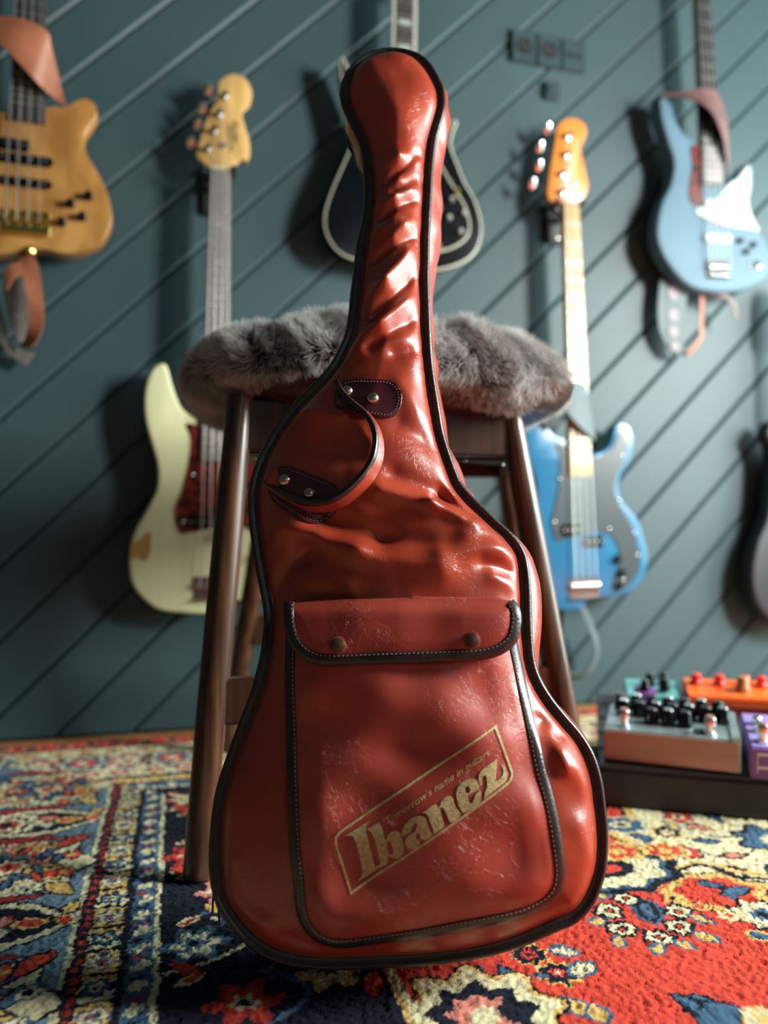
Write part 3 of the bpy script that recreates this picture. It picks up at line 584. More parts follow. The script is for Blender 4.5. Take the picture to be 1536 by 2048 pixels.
F_(1240, 1647, .032, n=7, cols=(CREAM, BLUE, CREAM, NAVY), sx=1.3, wob=.08); F_(1235, 1700, .03, n=6, cols=(YEL, RED, YEL), rad=(1, .7, .35), sx=1.2); F_(1330, 1700, .028, n=6, cols=(YEL, RED, YEL), rad=(1, .7, .35))
F_(1525, 1828, .034, n=8, cols=(NAVY, CREAM, BLUE, NAVY)); F_(1460, 1828, .013, n=6, cols=(YEL, CREAM, RED)); L_(1500, 1860, 1536, 1880, .018, BLUE, YEL); F_(1400, 1812, .012, n=6, cols=(NAVY, YEL, RED))
# near centre
F_(1118, 1945, .022, n=8, cols=(YEL, NAVY, RED, CREAM), rad=(1, .82, .34, .16)); L_(1145, 1945, 1185, 1925, .020, CREAM, BLUE); L_(1095, 1950, 1055, 1945, .010, BLUE, None)
F_(1058, 1905, .019, n=8, cols=(YEL, NAVY, RED, NAVY)); L_(1100, 1897, 1158, 1903, .014, CREAM, BLUE); L_(935, 1938, 965, 1945, .016, YEL, BLUE)
L_(1000, 1930, 1035, 1960, .012, BLUE); L_(1000, 1960, 1040, 1938, .010, NAVY, None); L_(1110, 1990, 1200, 2030, .014, YEL, BLUE); L_(1180, 2010, 1210, 2045, .016, YEL, BLUE)
L_(1345, 1988, 1470, 2035, .030, BLUE, NAVY); L_(1400, 2048, 1470, 2010, .034, BLUE, NAVY); L_(1350, 1985, 1400, 2020, .012, BLUE, NAVY); F_(1530, 2038, .02, n=6, cols=(YEL, CREAM, YEL))
F_(1030, 2060, .03, n=7, cols=(YEL, YEL, NAVY, RED))
F_(968, 2030, .072, n=9, cols=(NAVY, YEL, CREAM, NAVY, PINK, CREAM), rad=(1.05, 1, .92, .66, .42, .2), wob=.12)
L_(1010, 1990, 1035, 2048, .022, NAVY, None)
# borders
def border(sp, p0, p1):
    q, p = sp.A, sp.B; put_ = lambda a, b, c: CC.__setitem__(sp.ok & (q >= a) & (q < b), c)
    put_(-9, .612, NAVY)
    put_(.60, .612, YEL); put_(.606, .612, CREAM)
    put_(-9, .014, pal(190, 110, 60)); put_(.014, .082, pal(214, 84, 56)); put_(.082, .090, NAVY); put_(.090, .098, CREAM)
    put_(.098, .298, pal(112, 138, 156)); put_(.298, .304, CREAM); put_(.304, .318, NAVY); put_(.318, .350, YEL); put_(.350, .358, NAVY)
    put_(.358, .384, BLUE); put_(.384, .390, CREAM); put_(.390, .396, NAVY)
    m = sp.ok & (q >= .308) & (q < .315) & (np.mod(p, .018) < .010); CC[m] = DRED
    m = sp.ok & (q >= .318) & (q < .350) & (np.mod(p, .094) < .040); CC[m] = CREAM
    m = sp.ok & (q >= .318) & (q < .350) & (np.mod(p, .047) < .006); CC[m] = NAVY
    nb = int((p1 - p0) / .047) + 1
    for k in range(nb):
        y = p0 + k * .047 - (p0 % .047) + .026; sp.flower(.334, y, .015, 5, (NAVY, BLUE, CREAM, NAVY) if k % 2 else (BLUE, CREAM, BLUE, RED), (1, .8, .45, .2), .2)
    for k in range(int((p1 - p0) / .036) + 1):
        y = p0 + k * .036; sp.leaf(.369, y, .018, .014, .6, CREAM); sp.leaf(.374, y + .006, .018, .012, 2.4, CREAM)
        sp.leaf(.369, y + .018, .022, .006, .3, DRED if k % 2 else NAVY)
        sp.flower(.048, y, .014, 5, (NAVY, CREAM, BLUE), (1, .8, .35), .2); sp.leaf(.048, y + .018, .05, .010, .7 if k % 2 else 2.3, YEL, NAVY)
    # main border: alternating palmettes
    per = .32; k0 = int(p0 / per) - 1
    for k in range(k0, int(p1 / per) + 2):
        y = .925 + (k - 2) * per
        # light patches between
        sp.flower(.20, y + per / 2, .100, 8, (NAVY, CREAM, pal(96, 122, 146)), (1, .94, .50), .10, 1.0)
        for dq, dp, c in ((-.05, 0, (NAVY, RED, CREAM, NAVY)), (.035, .02, (DRED, PINK, NAVY)), (.0, -.035, (NAVY, BLUE, CREAM, RED)), (.055, -.03, (NAVY, YEL, RED)), (-.04, .045, (BLUE, LBLUE, NAVY)), (0.01, .055, (RED, YEL, NAVY))):
            sp.flower(.20 + dq, y + per / 2 + dp, .021, 6, c, (1, .8, .45, .2), .2)
        for dq, dp, a in ((-.02, .02, .4), (.02, -.01, 2.2), (.06, .02, 1.2), (-.07, -.03, .2), (-.03, -.06, 2.6), (.05, .055, .9)):
            sp.leaf(.20 + dq, y + per / 2 + dp, .04, .012, a, BLUE if dp > 0 else YEL, NAVY)
        for jj in range(9):
            an = jj * 6.283 / 9 + .3; c9 = [(NAVY, PINK, CREAM, RED), (BLUE, CREAM, NAVY), (NAVY, RED, YEL), (DRED, YEL, NAVY)][(jj + k) % 4]
            sp.flower(.20 + .078 * math.cos(an), y + per / 2 + .078 * math.sin(an), .0135, 5, c9, (1, .75, .4, .2), .2)
            sp.leaf(.20 + .05 * math.cos(an + .35), y + per / 2 + .05 * math.sin(an + .35), .030, .009, an, (BLUE, RED, YEL)[jj % 3], NAVY)
        sp.flower(.20, y + per / 2, .026, 7, (NAVY, CREAM, RED, NAVY), (1, .8, .5, .2), .15)
        sp.leaf(.185, y + .062, .15, .020, .12, DRED, NAVY); sp.leaf(.185, y - .062, .15, .020, -.12, DRED, NAVY)
        sp.leaf(.11, y + .08, .06, .024, 1.0, RED, NAVY); sp.leaf(.11, y - .08, .06, .024, -1.0, BLUE, NAVY); sp.leaf(.27, y + .085, .05, .022, -.8, YEL, NAVY); sp.leaf(.27, y - .085, .05, .022, .8, RED, NAVY)
        # the cream-edged palmette, pointed towards the field
        sp.leaf(.205, y, .200, .110, 0, CREAM, NAVY); sp.leaf(.205, y, .172, .086, 0, NAVY); sp.flower(.168, y, .043, 9, (CREAM, NAVY, CREAM, DRED, NAVY), (1, .74, .60, .42, .2), .10)
        sp.flower(.222, y + .012, .012, 5, (RED, PINK)); sp.flower(.224, y - .014, .011, 5, (BLUE, CREAM)); sp.leaf(.252, y, .044, .026, 0, YEL, NAVY, RED)
        sp.flower(.288, y, .010, 4, (YEL, RED)); sp.leaf(.290, y + .03, .03, .014, 1.2, YEL, NAVY)
    # inner navy band of flowers
    per = .115
    for k in range(int(p0 / per) - 1, int(p1 / per) + 2):
        y = k * per + .03; q_ = .445 + .02 * (-1) ** k
        sp.flower(q_, y, .030, 6, (DRED, RED, CREAM, NAVY) if k % 3 == 0 else ((BLUE, CREAM, BLUE, NAVY) if k % 3 == 1 else (PINK, CREAM, YEL, NAVY)), (1, .72, .40, .18), .26)
        sp.flower(q_ + .085, y + .03, .028, 6, (CREAM, PINK, RED, NAVY) if k % 2 else (YEL, CREAM, NAVY), (1, .75, .4, .2), .24)
        sp.vine([(q_ - .03, y - .05), (q_ + .03, y - .03), (q_ + .06, y + .01), (q_ + .02, y + .05)], .006, CREAM if k % 2 else BLUE)
        sp.leaf(q_ + .04, y + .052, .05, .020, 1.1, BLUE, None, NAVY); sp.leaf(q_ - .01, y - .045, .045, .018, 2.4, RED if k % 2 else YEL, None); sp.leaf(.585, y, .04, .018, 1.4, YEL if k % 2 else RED, None)
        sp.leaf(.42, y + .05, .035, .016, .5, CREAM, None, RED)
A_ = Space(qa, Tx); A_.ok = sideA & (qa < .612); B_ = Space(qb, Sx); B_.ok = (~sideA) & (qb < .50)
# seen from the photograph the field starts closer on the near right: paint the side border then reopen the field
border(A_, -.6, 1.7)
def borderB():
    q, p = B_.A, B_.B
    for a, b, c in ((-9, .014, pal(190, 110, 60)), (.014, .06, RED), (.06, .07, NAVY), (.07, .27, CREAM), (.27, .285, NAVY), (.285, .31, YEL), (.31, .32, NAVY), (.32, .345, BLUE), (.345, .352, CREAM), (.352, .5, NAVY)): CC[B_.ok & (q >= a) & (q < b)] = c
    for k in range(-2, 16):
        y = k * .16; B_.flower(.17, y, .055, 8, (NAVY, CREAM, BLUE, RED, CREAM), (1, .8, .62, .4, .2), .12, 1.0); B_.flower(.17, y + .08, .045, 6, (BLUE, PINK, CREAM, NAVY), (1, .8, .5, .2), .2)
        for d in (-.05, 0, .05): B_.flower(.10, y + d, .016, 5, (RED, YEL, NAVY)); B_.flower(.245, y + d + .02, .016, 5, (BLUE, RED, CREAM)); B_.flower(.037, y + d, .014, 5, (CREAM, NAVY)); B_.flower(.298, y + d, .012, 5, (BLUE, CREAM, RED)); B_.leaf(.332, y + d, .018, .014, .6, CREAM)
        B_.flower(.42, y, .035, 6, (DRED, CREAM, BLUE)); B_.flower(.44, y + .08, .03, 6, (YEL, RED, CREAM)); B_.leaf(.40, y + .05, .05, .02, .5, BLUE)
borderB()
zz = (vnoise(GX, GY, 430, 6) * .0034 + vnoise(GX, GY, 240, 7) * .0020 + vnoise(GX, GY, 14, 8) * .0015).ravel()
zz -= zz.mean() + .0012; zz = np.where((GY.ravel() < .55), 0, zz)
edge_ = (GX.ravel() < xs[0] + 1e-6) | (GX.ravel() > xs[-1] - 1e-6) | (GY.ravel() < ts[0] + 1e-6) | (GY.ravel() > ts[-1] - 1e-6)
zz[edge_] = FLZ + .0008
wx = GX.ravel() * WS.x - GY.ravel() * WN.x; wy = GX.ravel() * WS.y - GY.ravel() * WN.y
me = bpy.data.meshes.new('rug'); nv = nxs * nts
me.vertices.add(nv); me.vertices.foreach_set('co', np.stack([wx, wy, zz], 1).astype(np.float32).ravel())
ii = (np.arange(nts - 1)[:, None] * nxs + np.arange(nxs - 1)[None, :]).ravel(); fq = np.stack([ii, ii + 1, ii + 1 + nxs, ii + nxs], 1)
me.loops.add(fq.size); me.loops.foreach_set('vertex_index', fq.ravel().astype(np.int32)); me.polygons.add(len(fq))
me.polygons.foreach_set('loop_start', np.arange(0, fq.size, 4, dtype=np.int32)); me.polygons.foreach_set('use_smooth', np.ones(len(fq), bool)); me.update(calc_edges=True)
ca = me.color_attributes.new('pile', 'FLOAT_COLOR', 'POINT')
var = (.54 + .34 * vnoise(GX, GY, 430, 6).ravel() + .12 * vnoise(GX, GY, 40, 12).ravel())[:, None]
ca.data.foreach_set('color', np.concatenate([CC * var, np.ones((nv, 1))], 1).astype(np.float32).ravel())
mr = bpy.data.materials.new('wool_pile'); mr.use_nodes = True; N_ = mr.node_tree.nodes; K_ = mr.node_tree.links; b_ = N_['Principled BSDF']
at_ = N_.new('ShaderNodeAttribute'); at_.attribute_name = 'pile'; K_.new(at_.outputs['Color'], b_.inputs['Base Color']); b_.inputs['Roughness'].default_value = .95; b_.inputs['Specular IOR Level'].default_value = .15
b_.inputs['Sheen Weight'].default_value = .03
n_ = N_.new('ShaderNodeTexNoise'); n_.inputs['Scale'].default_value = 700; n_.inputs['Detail'].default_value = 3; tc_ = N_.new('ShaderNodeTexCoord'); K_.new(tc_.outputs['Object'], n_.inputs['Vector'])
bp_ = N_.new('ShaderNodeBump'); bp_.inputs['Strength'].default_value = .6; bp_.inputs['Distance'].default_value = .0015; K_.new(n_.outputs[0], bp_.inputs['Height']); K_.new(bp_.outputs[0], b_.inputs['Normal'])
obj('rug', me, mr, None, 'oriental wool rug with red field, cream medallion and navy floral borders', 'rug')

# ------------------------------------------------------------------ pedalboard and pedals
pa, pb_ = on_z(1196, 1611), on_z(1536, 1641); ex = (pb_ - pa).normalized(); ey0 = UP.cross(ex)
TILT = .125; ey = (ey0 * math.cos(TILT) + UP * math.sin(TILT)).normalized(); ez = ex.cross(ey)
FH = .052
bo = pa + UP * .001; root = empty('pedalboard', basis(bo, ex, ey0, UP), 'black wooden pedalboard on the rug right of the bag, carrying effect pedals', 'pedalboard')
W_B, D_B = .62, .36
side = [(0, .0), (D_B, .0), (D_B, FH + D_B * math.tan(TILT)), (0, FH)]
# front plank, side wedges, deck slats
obj('front_board', box(0, W_B, 0, .018, 0, FH, .002, 2), M['board'], root)
for x in (0, W_B - .018):
    V = [(x + a, y, z) for a in (0.0003, .0177) for y, z in ((.018, 0), (D_B, 0), (D_B, FH + D_B * math.tan(TILT)), (.018, FH + .018 * math.tan(TILT)))]
    obj('side_board', mesh(V, [(0, 1, 2, 3), (7, 6, 5, 4), (0, 4, 5, 1), (1, 5, 6, 2), (2, 6, 7, 3), (3, 7, 4, 0)]), M['board'], root)
DK = Matrix.Translation((0, 0, FH)) @ Matrix.Rotation(TILT, 4, 'X')
for j in range(5):
    y0 = .004 + j * .072; me_ = box(.0005, W_B - .0005, y0, y0 + .066, .0005, .009, .0015, 1); me_.transform(DK); obj('deck_slat', me_, M['board'], root)
DM = basis(bo, ex, ey0, UP) @ DK @ Matrix.Translation((0, 0, .0095))
def dk(x, y):     # pixel on the deck plane -> deck coords
    P = on_plane(x, y, DM.translation, DM.col[2].to_3d()); return DM.inverted() @ P
def pedal_root(x, y, lab, rot=0.0, grp='effect pedals on the pedalboard'): return empty('effect_pedal', DM @ Matrix.Translation((x, y, 0)) @ Matrix.Rotation(rot, 4, 'Z'), lab, 'pedal', grp)
def pknob(t, x, y, z, mt, r=.0085, h=.017, cap=None):
    k = obj('knob', lathe([(r * 1.05, z), (r, z + h * .3), (r * .82, z + h * .4), (r * .8, z + h * .92), (r * .66, z + h), (.0005, z + h)], 16, Matrix.Translation((x, y, 0))), mt, t)
    if cap: obj('knob_cap', lathe([(r * .62, z + h), (r * .58, z + h + .0012), (.0005, z + h + .0013)], 12, Matrix.Translation((x, y, 0))), cap, k)
def fswitch(t, x, y, z):
    s_ = obj('footswitch', lathe([(.009, z), (.009, z + .004), (.0062, z + .0045), (.0062, z + .014), (.0085, z + .015), (.0085, z + .024), (.007, z + .027), (.0005, z + .028)], 16, Matrix.Translation((x, y, 0))), M['chrome'], t)
    obj('switch_tip', lathe([(.0062, z + .027), (.0058, z + .0292), (.0005, z + .0296)], 14, Matrix.Translation((x, y, 0))), M['copper'], s_)
# big silver pedal with copper front
f0 = dk(1208, 1522); f1 = dk(1480, 1552); W1 = (f1 - f0).length * 1.0; H1 = .050
t = pedal_root(f0.x, f0.y + .004, 'wide silver effect pedal with copper front and three rows of black knobs', math.atan2(f1.y - f0.y, f1.x - f0.x))
D1 = .128
def wedge(x0, x1, y0, y1, za, zb, bev=.003):
    me_ = box(x0, x1, y0, y1, 0, za, 0); 
    for v in me_.vertices:
        if v.co.z > 0 and v.co.y > (y0 + y1) / 2: v.co.z = zb
    bm = bmesh.new(); bm.from_mesh(me_); bmesh.ops.bevel(bm, geom=list(bm.edges), offset=bev, segments=2, affect='EDGES'); return bm_mesh(bm, angle=.6)
obj('enclosure', wedge(0, W1, .003, D1, H1, H1), M['silver'], t)
obj('front_panel', box(.001, W1 - .001, 0, .0028, .002, H1 - .001, .001, 1), M['copper'], t)
obj('side_rail', box(W1 - .012, W1 + .002, .001, D1, .001, H1 + .004, .002, 2), M['silver'], t)
for r_ in range(3):
    for c_ in range(7):
        x = .020 + c_ * (W1 - .045) / 6; y = D1 - .018 - r_ * .031
        if r_ == 2 and c_ in (0, 1, 5, 6): continue
        pknob(t, x + (.006 if r_ == 1 else 0), y, H1 + .0002, M['black'], .0112, .025, M['chrome'] if (r_ + c_) % 2 else None)
fswitch(t, .030, .024, H1); fswitch(t, W1 - .040, .024, H1)
obj('toggle_plate', box(W1 - .062, W1 - .048, .020, .040, H1, H1 + .002, .0005, 1), M['black'], t)
# orange pedal behind
o0 = dk(1372, 1450); 
t = pedal_root(.158, .232, 'bright orange effect pedal with three red knobs and one wooden knob', 0)
obj('enclosure', wedge(0, .150, 0, .10, .044, .048), M['orange'], t)
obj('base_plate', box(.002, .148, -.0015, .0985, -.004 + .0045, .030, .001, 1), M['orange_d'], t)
for i, x in enumerate((.022, .062, .134)): pknob(t, x, .066, .0472, M['redk'], .0105, .019)
pknob(t, .098, .040, .0458, M['knobwood'], .0125, .026); pknob(t, .108, .07, .0472, M['redk'], .009, .018)
# teal pedal behind left
t = pedal_root(.052, .245, 'teal effect pedal with black knobs at the back left corner of the pedalboard', 0)
obj('enclosure', wedge(0, .096, 0, .09, .034, .040), M['teal'], t)
obj('side_panel', box(.0965, .100, .002, .088, .002, .034, .001, 1), M['lilac'], t)
for x, y in ((.046, .058), (.072, .066), (.070, .030)): pknob(t, x, y, .0395, M['black'], .0095, .022)
t = pedal_root(.066, .205, 'small purple effect pedal standing in front of the teal one', 0)
obj('enclosure', wedge(0, .036, 0, .030, .052, .058), M['purple'], t); pknob(t, .018, .015, .056, M['black'], .0085, .018)
# lilac pedal right
l0 = dk(1500, 1556)
t = pedal_root(l0.x, l0.y - .002, 'lilac effect pedal with purple front at the right edge of the frame', -.04)
obj('enclosure', wedge(0, .075, .002, .118, .048, .060), M['lilac'], t); obj('front_panel', box(.001, .074, 0, .0018, .001, .046, .0005, 1), M['purple'], t)
fr_ = obj('front_label', join([box(.009, .068, -.0006, .0004, z0, z0 + .004) for z0 in (.036, .016)] + [box(.009, .0102, -.0006, .0004, .010, .040), box(.068, .0692, -.0006, .0004, .010, .040)]), M['white'], t)
fswitch(t, .020, .022, .050)
for x, y in ((.020, .055), (.020, .08), (.050, .07)): pknob(t, x, y, .053, M['chrome'], .0085, .015)
# pale pedal edge
t = pedal_root(.315, .240, 'pale cream effect pedal beyond the orange pedal at the right edge', 0)
obj('enclosure', wedge(0, .07, 0, .09, .044, .048), M['pearl'], t); pknob(t, .02, .06, .0465, M['black']); pknob(t, .048, .06, .0465, M['black']); fswitch(t, .035, .02, .045)

# ------------------------------------------------------------------ the stool
ST = empty('bar_stool', Vector((.01, 1.22, 0)), 'dark walnut four-legged bar stool behind the leaning red bag', 'stool')
def off(v): return Vector(v) - Vector((.01, 1.22, 0))
LEGS = dict(FL=(on_z(393, 1757), on_y(481, 790, 1.02)), FR=(on_z(1174, 1682), on_y(1016, 812, 1.105)), RL=(on_z(455, 1500), on_y(552, 880, 1.42)), RR=(on_z(1087, 1488), on_y(1000, 866, 1.47)))
def legpt(k, z): a, b = LEGS[k]; return a + (b - a) * ((z - a.z) / (b.z - a.z))
ZT = .608
for k, (a, b) in LEGS.items():
    P = [legpt(k, z) for z in (.0015, .006, .05, .2, .4, ZT)]; R = [.0165, .0178, .0182, .0192, .0190, .0175]
    me_ = tube([off(p) for p in P], R, 20); obj('leg', me_, M['walnut_leg'], ST)
def beam(p, q, h, th, name, mt=None, inset=.012):
    d = (q - p); L = d.length; e = d.normalized(); n = UP.cross(e).normalized(); u = e.cross(n); m = basis(off((p + q) / 2), e, n, u)
    me_ = box(-L / 2 + inset, L / 2 - inset, -th / 2, th / 2, -h / 2, h / 2, .0025, 2); me_.transform(m); obj(name, me_, mt or M['walnut'], ST)
zr = on_y(480, 1350, 1.0).z - .030
beam(legpt('FL', zr), legpt('FR', zr), .058, .020, 'foot_rail'); zb_ = zr + .03
beam(legpt('RL', zb_), legpt('RR', zb_), .058, .020, 'rear_rail')
for a, b in (('FL', 'FR'), ('RL', 'RR'), ('FL', 'RL'), ('FR', 'RR')): beam(legpt(a, .568), legpt(b, .568), .066, .022, 'apron', None, .010)
YS = math.radians(9.5); cs, sn = math.cos(YS), math.sin(YS)
def seatpt(u, v, z): return Vector((.006 + u * cs - v * sn, 1.245 + u * sn + v * cs, z))
def sqc(r, n=64, p=4.5, ru=None):
    out = []
    for i in range(n):
        a = 2 * math.pi * i / n; c, s_ = math.cos(a), math.sin(a); k = (abs(c) ** p + abs(s_) ** p) ** (-1 / p); out.append((r * k * c * (ru or 1), r * k * s_))
    return out
V, Fc = [], []; prof = [(.215, .598), (.238, .606), (.252, .622), (.256, .636), (.250, .646), (.20, .650)]
for r, z in prof: V += [off(seatpt(u, v, z)) for u, v in sqc(r)]
n = 64
for i in range(len(prof) - 1):
    for j in range(n): Fc.append((i * n + j, i * n + (j + 1) % n, (i + 1) * n + (j + 1) % n, (i + 1) * n + j))
Fc += [tuple(range(n))[::-1], tuple((len(prof) - 1) * n + j for j in range(n))]
me_ = mesh(V, Fc, True); me_.set_sharp_from_angle(angle=.9); obj('seat', me_, M['walnut'], ST)
for k1, k2, sg in (('FR', 'RR', 1), ('FL', 'RL', -1)):
    p = legpt(k1, .535); c1 = p + Vector((-sg * .10, .02, 0)); c2 = p + Vector((-sg * .015, .10, 0))
    V = [off(x) for x in (p + Vector((-sg * .012, .014, 0)), c1, c2)] + [off(x) - Vector((0, 0, .0025)) for x in (p + Vector((-sg * .012, .014, 0)), c1, c2)]
    obj('corner_bracket', mesh(V, [(0, 1, 2), (5, 4, 3), (0, 3, 4, 1), (1, 4, 5, 2), (2, 5, 3, 0)]), M['blackm'], ST)
    for q in (c1 * .75 + p * .25, c2 * .75 + p * .25): obj('bracket_screw', lathe([(.004, -.0045), (.004, -.0025), (.0005, -.0024)], 10, Matrix.Translation(off(q))), M['steel'], ST)

# ------------------------------------------------------------------ fur throw on the seat
FO = Vector((-.024, 1.235, .643)); fur = empty('fur_cushion', FO, 'grey fluffy fur cover draped over the bar stool seat', 'fur cover')
nu, nv_ = 96, 40
def furpt(a, b):
    """a: angle round the footprint, b: 0 top centre .. 1 outer rim .. 2 tucked under"""
    c, s_ = math.cos(a), math.sin(a); p = 3.6; k = (abs(c) ** p + abs(s_) ** p) ** (-1 / p)
    ux, uy = k * c, k * s_
    lump = .5 * math.sin(3 * a + .6) + .35 * math.sin(7 * a + 2.0) + .3 * math.sin(11 * a)
    front = max(0, -s_) ** 2
    ru, rv = .283, .262
    if b <= 1:
        r = b ** .9; z = .708 - .006 * math.cos(2.5 * b) - .035 * max(0, (b - .62) / .38) ** 2.2 + .010 * math.exp(-((b - .74) / .16) ** 2)
        sc_ = r * (.93 + .0 * lump)
    else:
        t_ = (b - 1); sc_ = .93 + (.06 + .022 * lump) * math.sin(min(1, t_ * 1.6) * math.pi) ** .8 - .16 * max(0, t_ - .55) * 2; z = .673 - .050 * min(1, t_ * 1.25) ** .9 - .010 * (lump) * min(1, t_ * 2)
    x = ru * ux * sc_; y = rv * uy * sc_
    if b > 1:
        sag = .010 * math.exp(-((x + .235) / .055) ** 2) + .012 * math.exp(-((x - .165) / .075) ** 2)
        z -= sag * front * min(1, (b - 1) * 1.6)
        if front > .3: z += .016 * math.exp(-((x + .08) / .09) ** 2) * min(1, (b - 1) * 1.5)
    z += .007 * math.exp(-((x + .06) / .06) ** 2) - .004 * math.exp(-((x - .05) / .05) ** 2) + .004 * math.sin(x * 38 + 1) * math.cos(y * 21)
    return Vector((.0 + x * cs - y * sn, x * sn + y * cs, z - .65))
V = [furpt(2 * math.pi * i / nu, 2 * j / nv_) for j in range(1, nv_ + 1) for i in range(nu)]; V.append(furpt(0, 0)); Fc = []
for j in range(nv_ - 1):
    for i in range(nu): Fc.append((j * nu + i, (j + 1) * nu + i, (j + 1) * nu + (i + 1) % nu, j * nu + (i + 1) % nu))
for i in range(nu): Fc.append((len(V) - 1, i, (i + 1) % nu))
me_ = mesh(V, Fc, True); skin = obj('backing', me_, M['wool'], fur)
# hair strands
bm = bmesh.new(); bm.from_mesh(me_); bmesh.ops.triangulate(bm, faces=bm.faces); bm.normal_update()
A3, Nn = [], []
for f_ in bm.faces: A3.append([tuple(v.co) for v in f_.verts]); Nn.append([tuple(v.normal) for v in f_.verts])
bm.free(); A3 = np.array(A3); Nn = np.array(Nn)
ar_ = np.linalg.norm(np.cross(A3[:, 1] - A3[:, 0], A3[:, 2] - A3[:, 0]), axis=1) / 2
cen = A3.mean(1)
# bare woven underside left of the neck of the bag, front
bare = (cen[:, 1] < -.17) & (cen[:, 2] < -.022 + .030 * (cen[:, 0] + .15) / .13) & (cen[:, 0] > -.150) & (cen[:, 0] < .015)
wgt = ar_ * np.where(bare, 0.0, 1.0) * np.where(cen[:, 1] < 0, 1.6, .7) * np.where(cen[:, 2] < -.066, .9, 1.0)
NH = 150000
fi = rng.choice(len(A3), NH, p=wgt / wgt.sum()); r1, r2 = rng.random(NH), rng.random(NH); q = np.sqrt(r1); ba = np.stack([1 - q, q * (1 - r2), q * r2], 1)
P = (A3[fi] * ba[:, :, None]).sum(1); Nv = (Nn[fi] * ba[:, :, None]).sum(1); Nv /= np.linalg.norm(Nv, axis=1, keepdims=True)
def n3(P, f, sd): return vnoise(P[:, 0] + P[:, 2] * .7, P[:, 1] - P[:, 2] * .9, f, sd) - .5
flow = np.stack([n3(P, 28, 1), n3(P, 28, 2), n3(P, 28, 3) * .8 - .42], 1) * 1.3 + np.stack([n3(P, 90, 4), n3(P, 90, 5), n3(P, 90, 6)], 1) * .9 + rng.normal(0, .16, (NH, 3))
Ln = .016 + .012 * rng.random(NH) + .012 * (n3(P, 30, 9) + .5); K = 5
Ln *= np.where((P[:, 0] < -.02), .70, .95) * np.where(P[:, 2] < -.01, .75, 1.0)
clc = np.round(P / .011) * .011; cl = (clc - P); cl -= (cl * Nv).sum(1, keepdims=True) * Nv
pts = np.zeros((NH, K, 3)); d = Nv * .9 + flow * .45; d /= np.linalg.norm(d, axis=1, keepdims=True); cur = P - Nv * .001; pts[:, 0] = cur
for k in range(1, K):
    d = d + flow * .32 + cl * (6 * k) ; d /= np.linalg.norm(d, axis=1, keepdims=True); cur = cur + d * (Ln / (K - 1))[:, None]; pts[:, k] = cur
hc = bpy.data.hair_curves.new('fur_hair'); hc.add_curves([K] * NH)
hc.position_data.foreach_set('vector', pts.astype(np.float32).ravel()) if hasattr(hc, 'position_data') else hc.attributes['position'].data.foreach_set('vector', pts.astype(np.float32).ravel())
ra = hc.attributes.get('radius') or hc.attributes.new('radius', 'FLOAT', 'POINT')
ra.data.foreach_set('value', np.tile(np.array([.00022, .00020, .00017, .00012, .00004], np.float32), NH))
mh = bpy.data.materials.new('grey_fur'); mh.use_nodes = True; N_ = mh.node_tree.nodes; K_ = mh.node_tree.links; b_ = N_['Principled BSDF']
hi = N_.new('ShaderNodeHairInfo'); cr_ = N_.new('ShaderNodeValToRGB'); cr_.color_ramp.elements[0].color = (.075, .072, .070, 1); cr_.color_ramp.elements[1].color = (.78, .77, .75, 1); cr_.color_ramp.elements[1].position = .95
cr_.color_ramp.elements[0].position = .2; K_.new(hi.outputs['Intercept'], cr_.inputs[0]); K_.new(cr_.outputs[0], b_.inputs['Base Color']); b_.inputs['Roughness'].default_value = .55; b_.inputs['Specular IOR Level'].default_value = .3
ho = obj('fur', hc, mh, fur, kind='stuff')
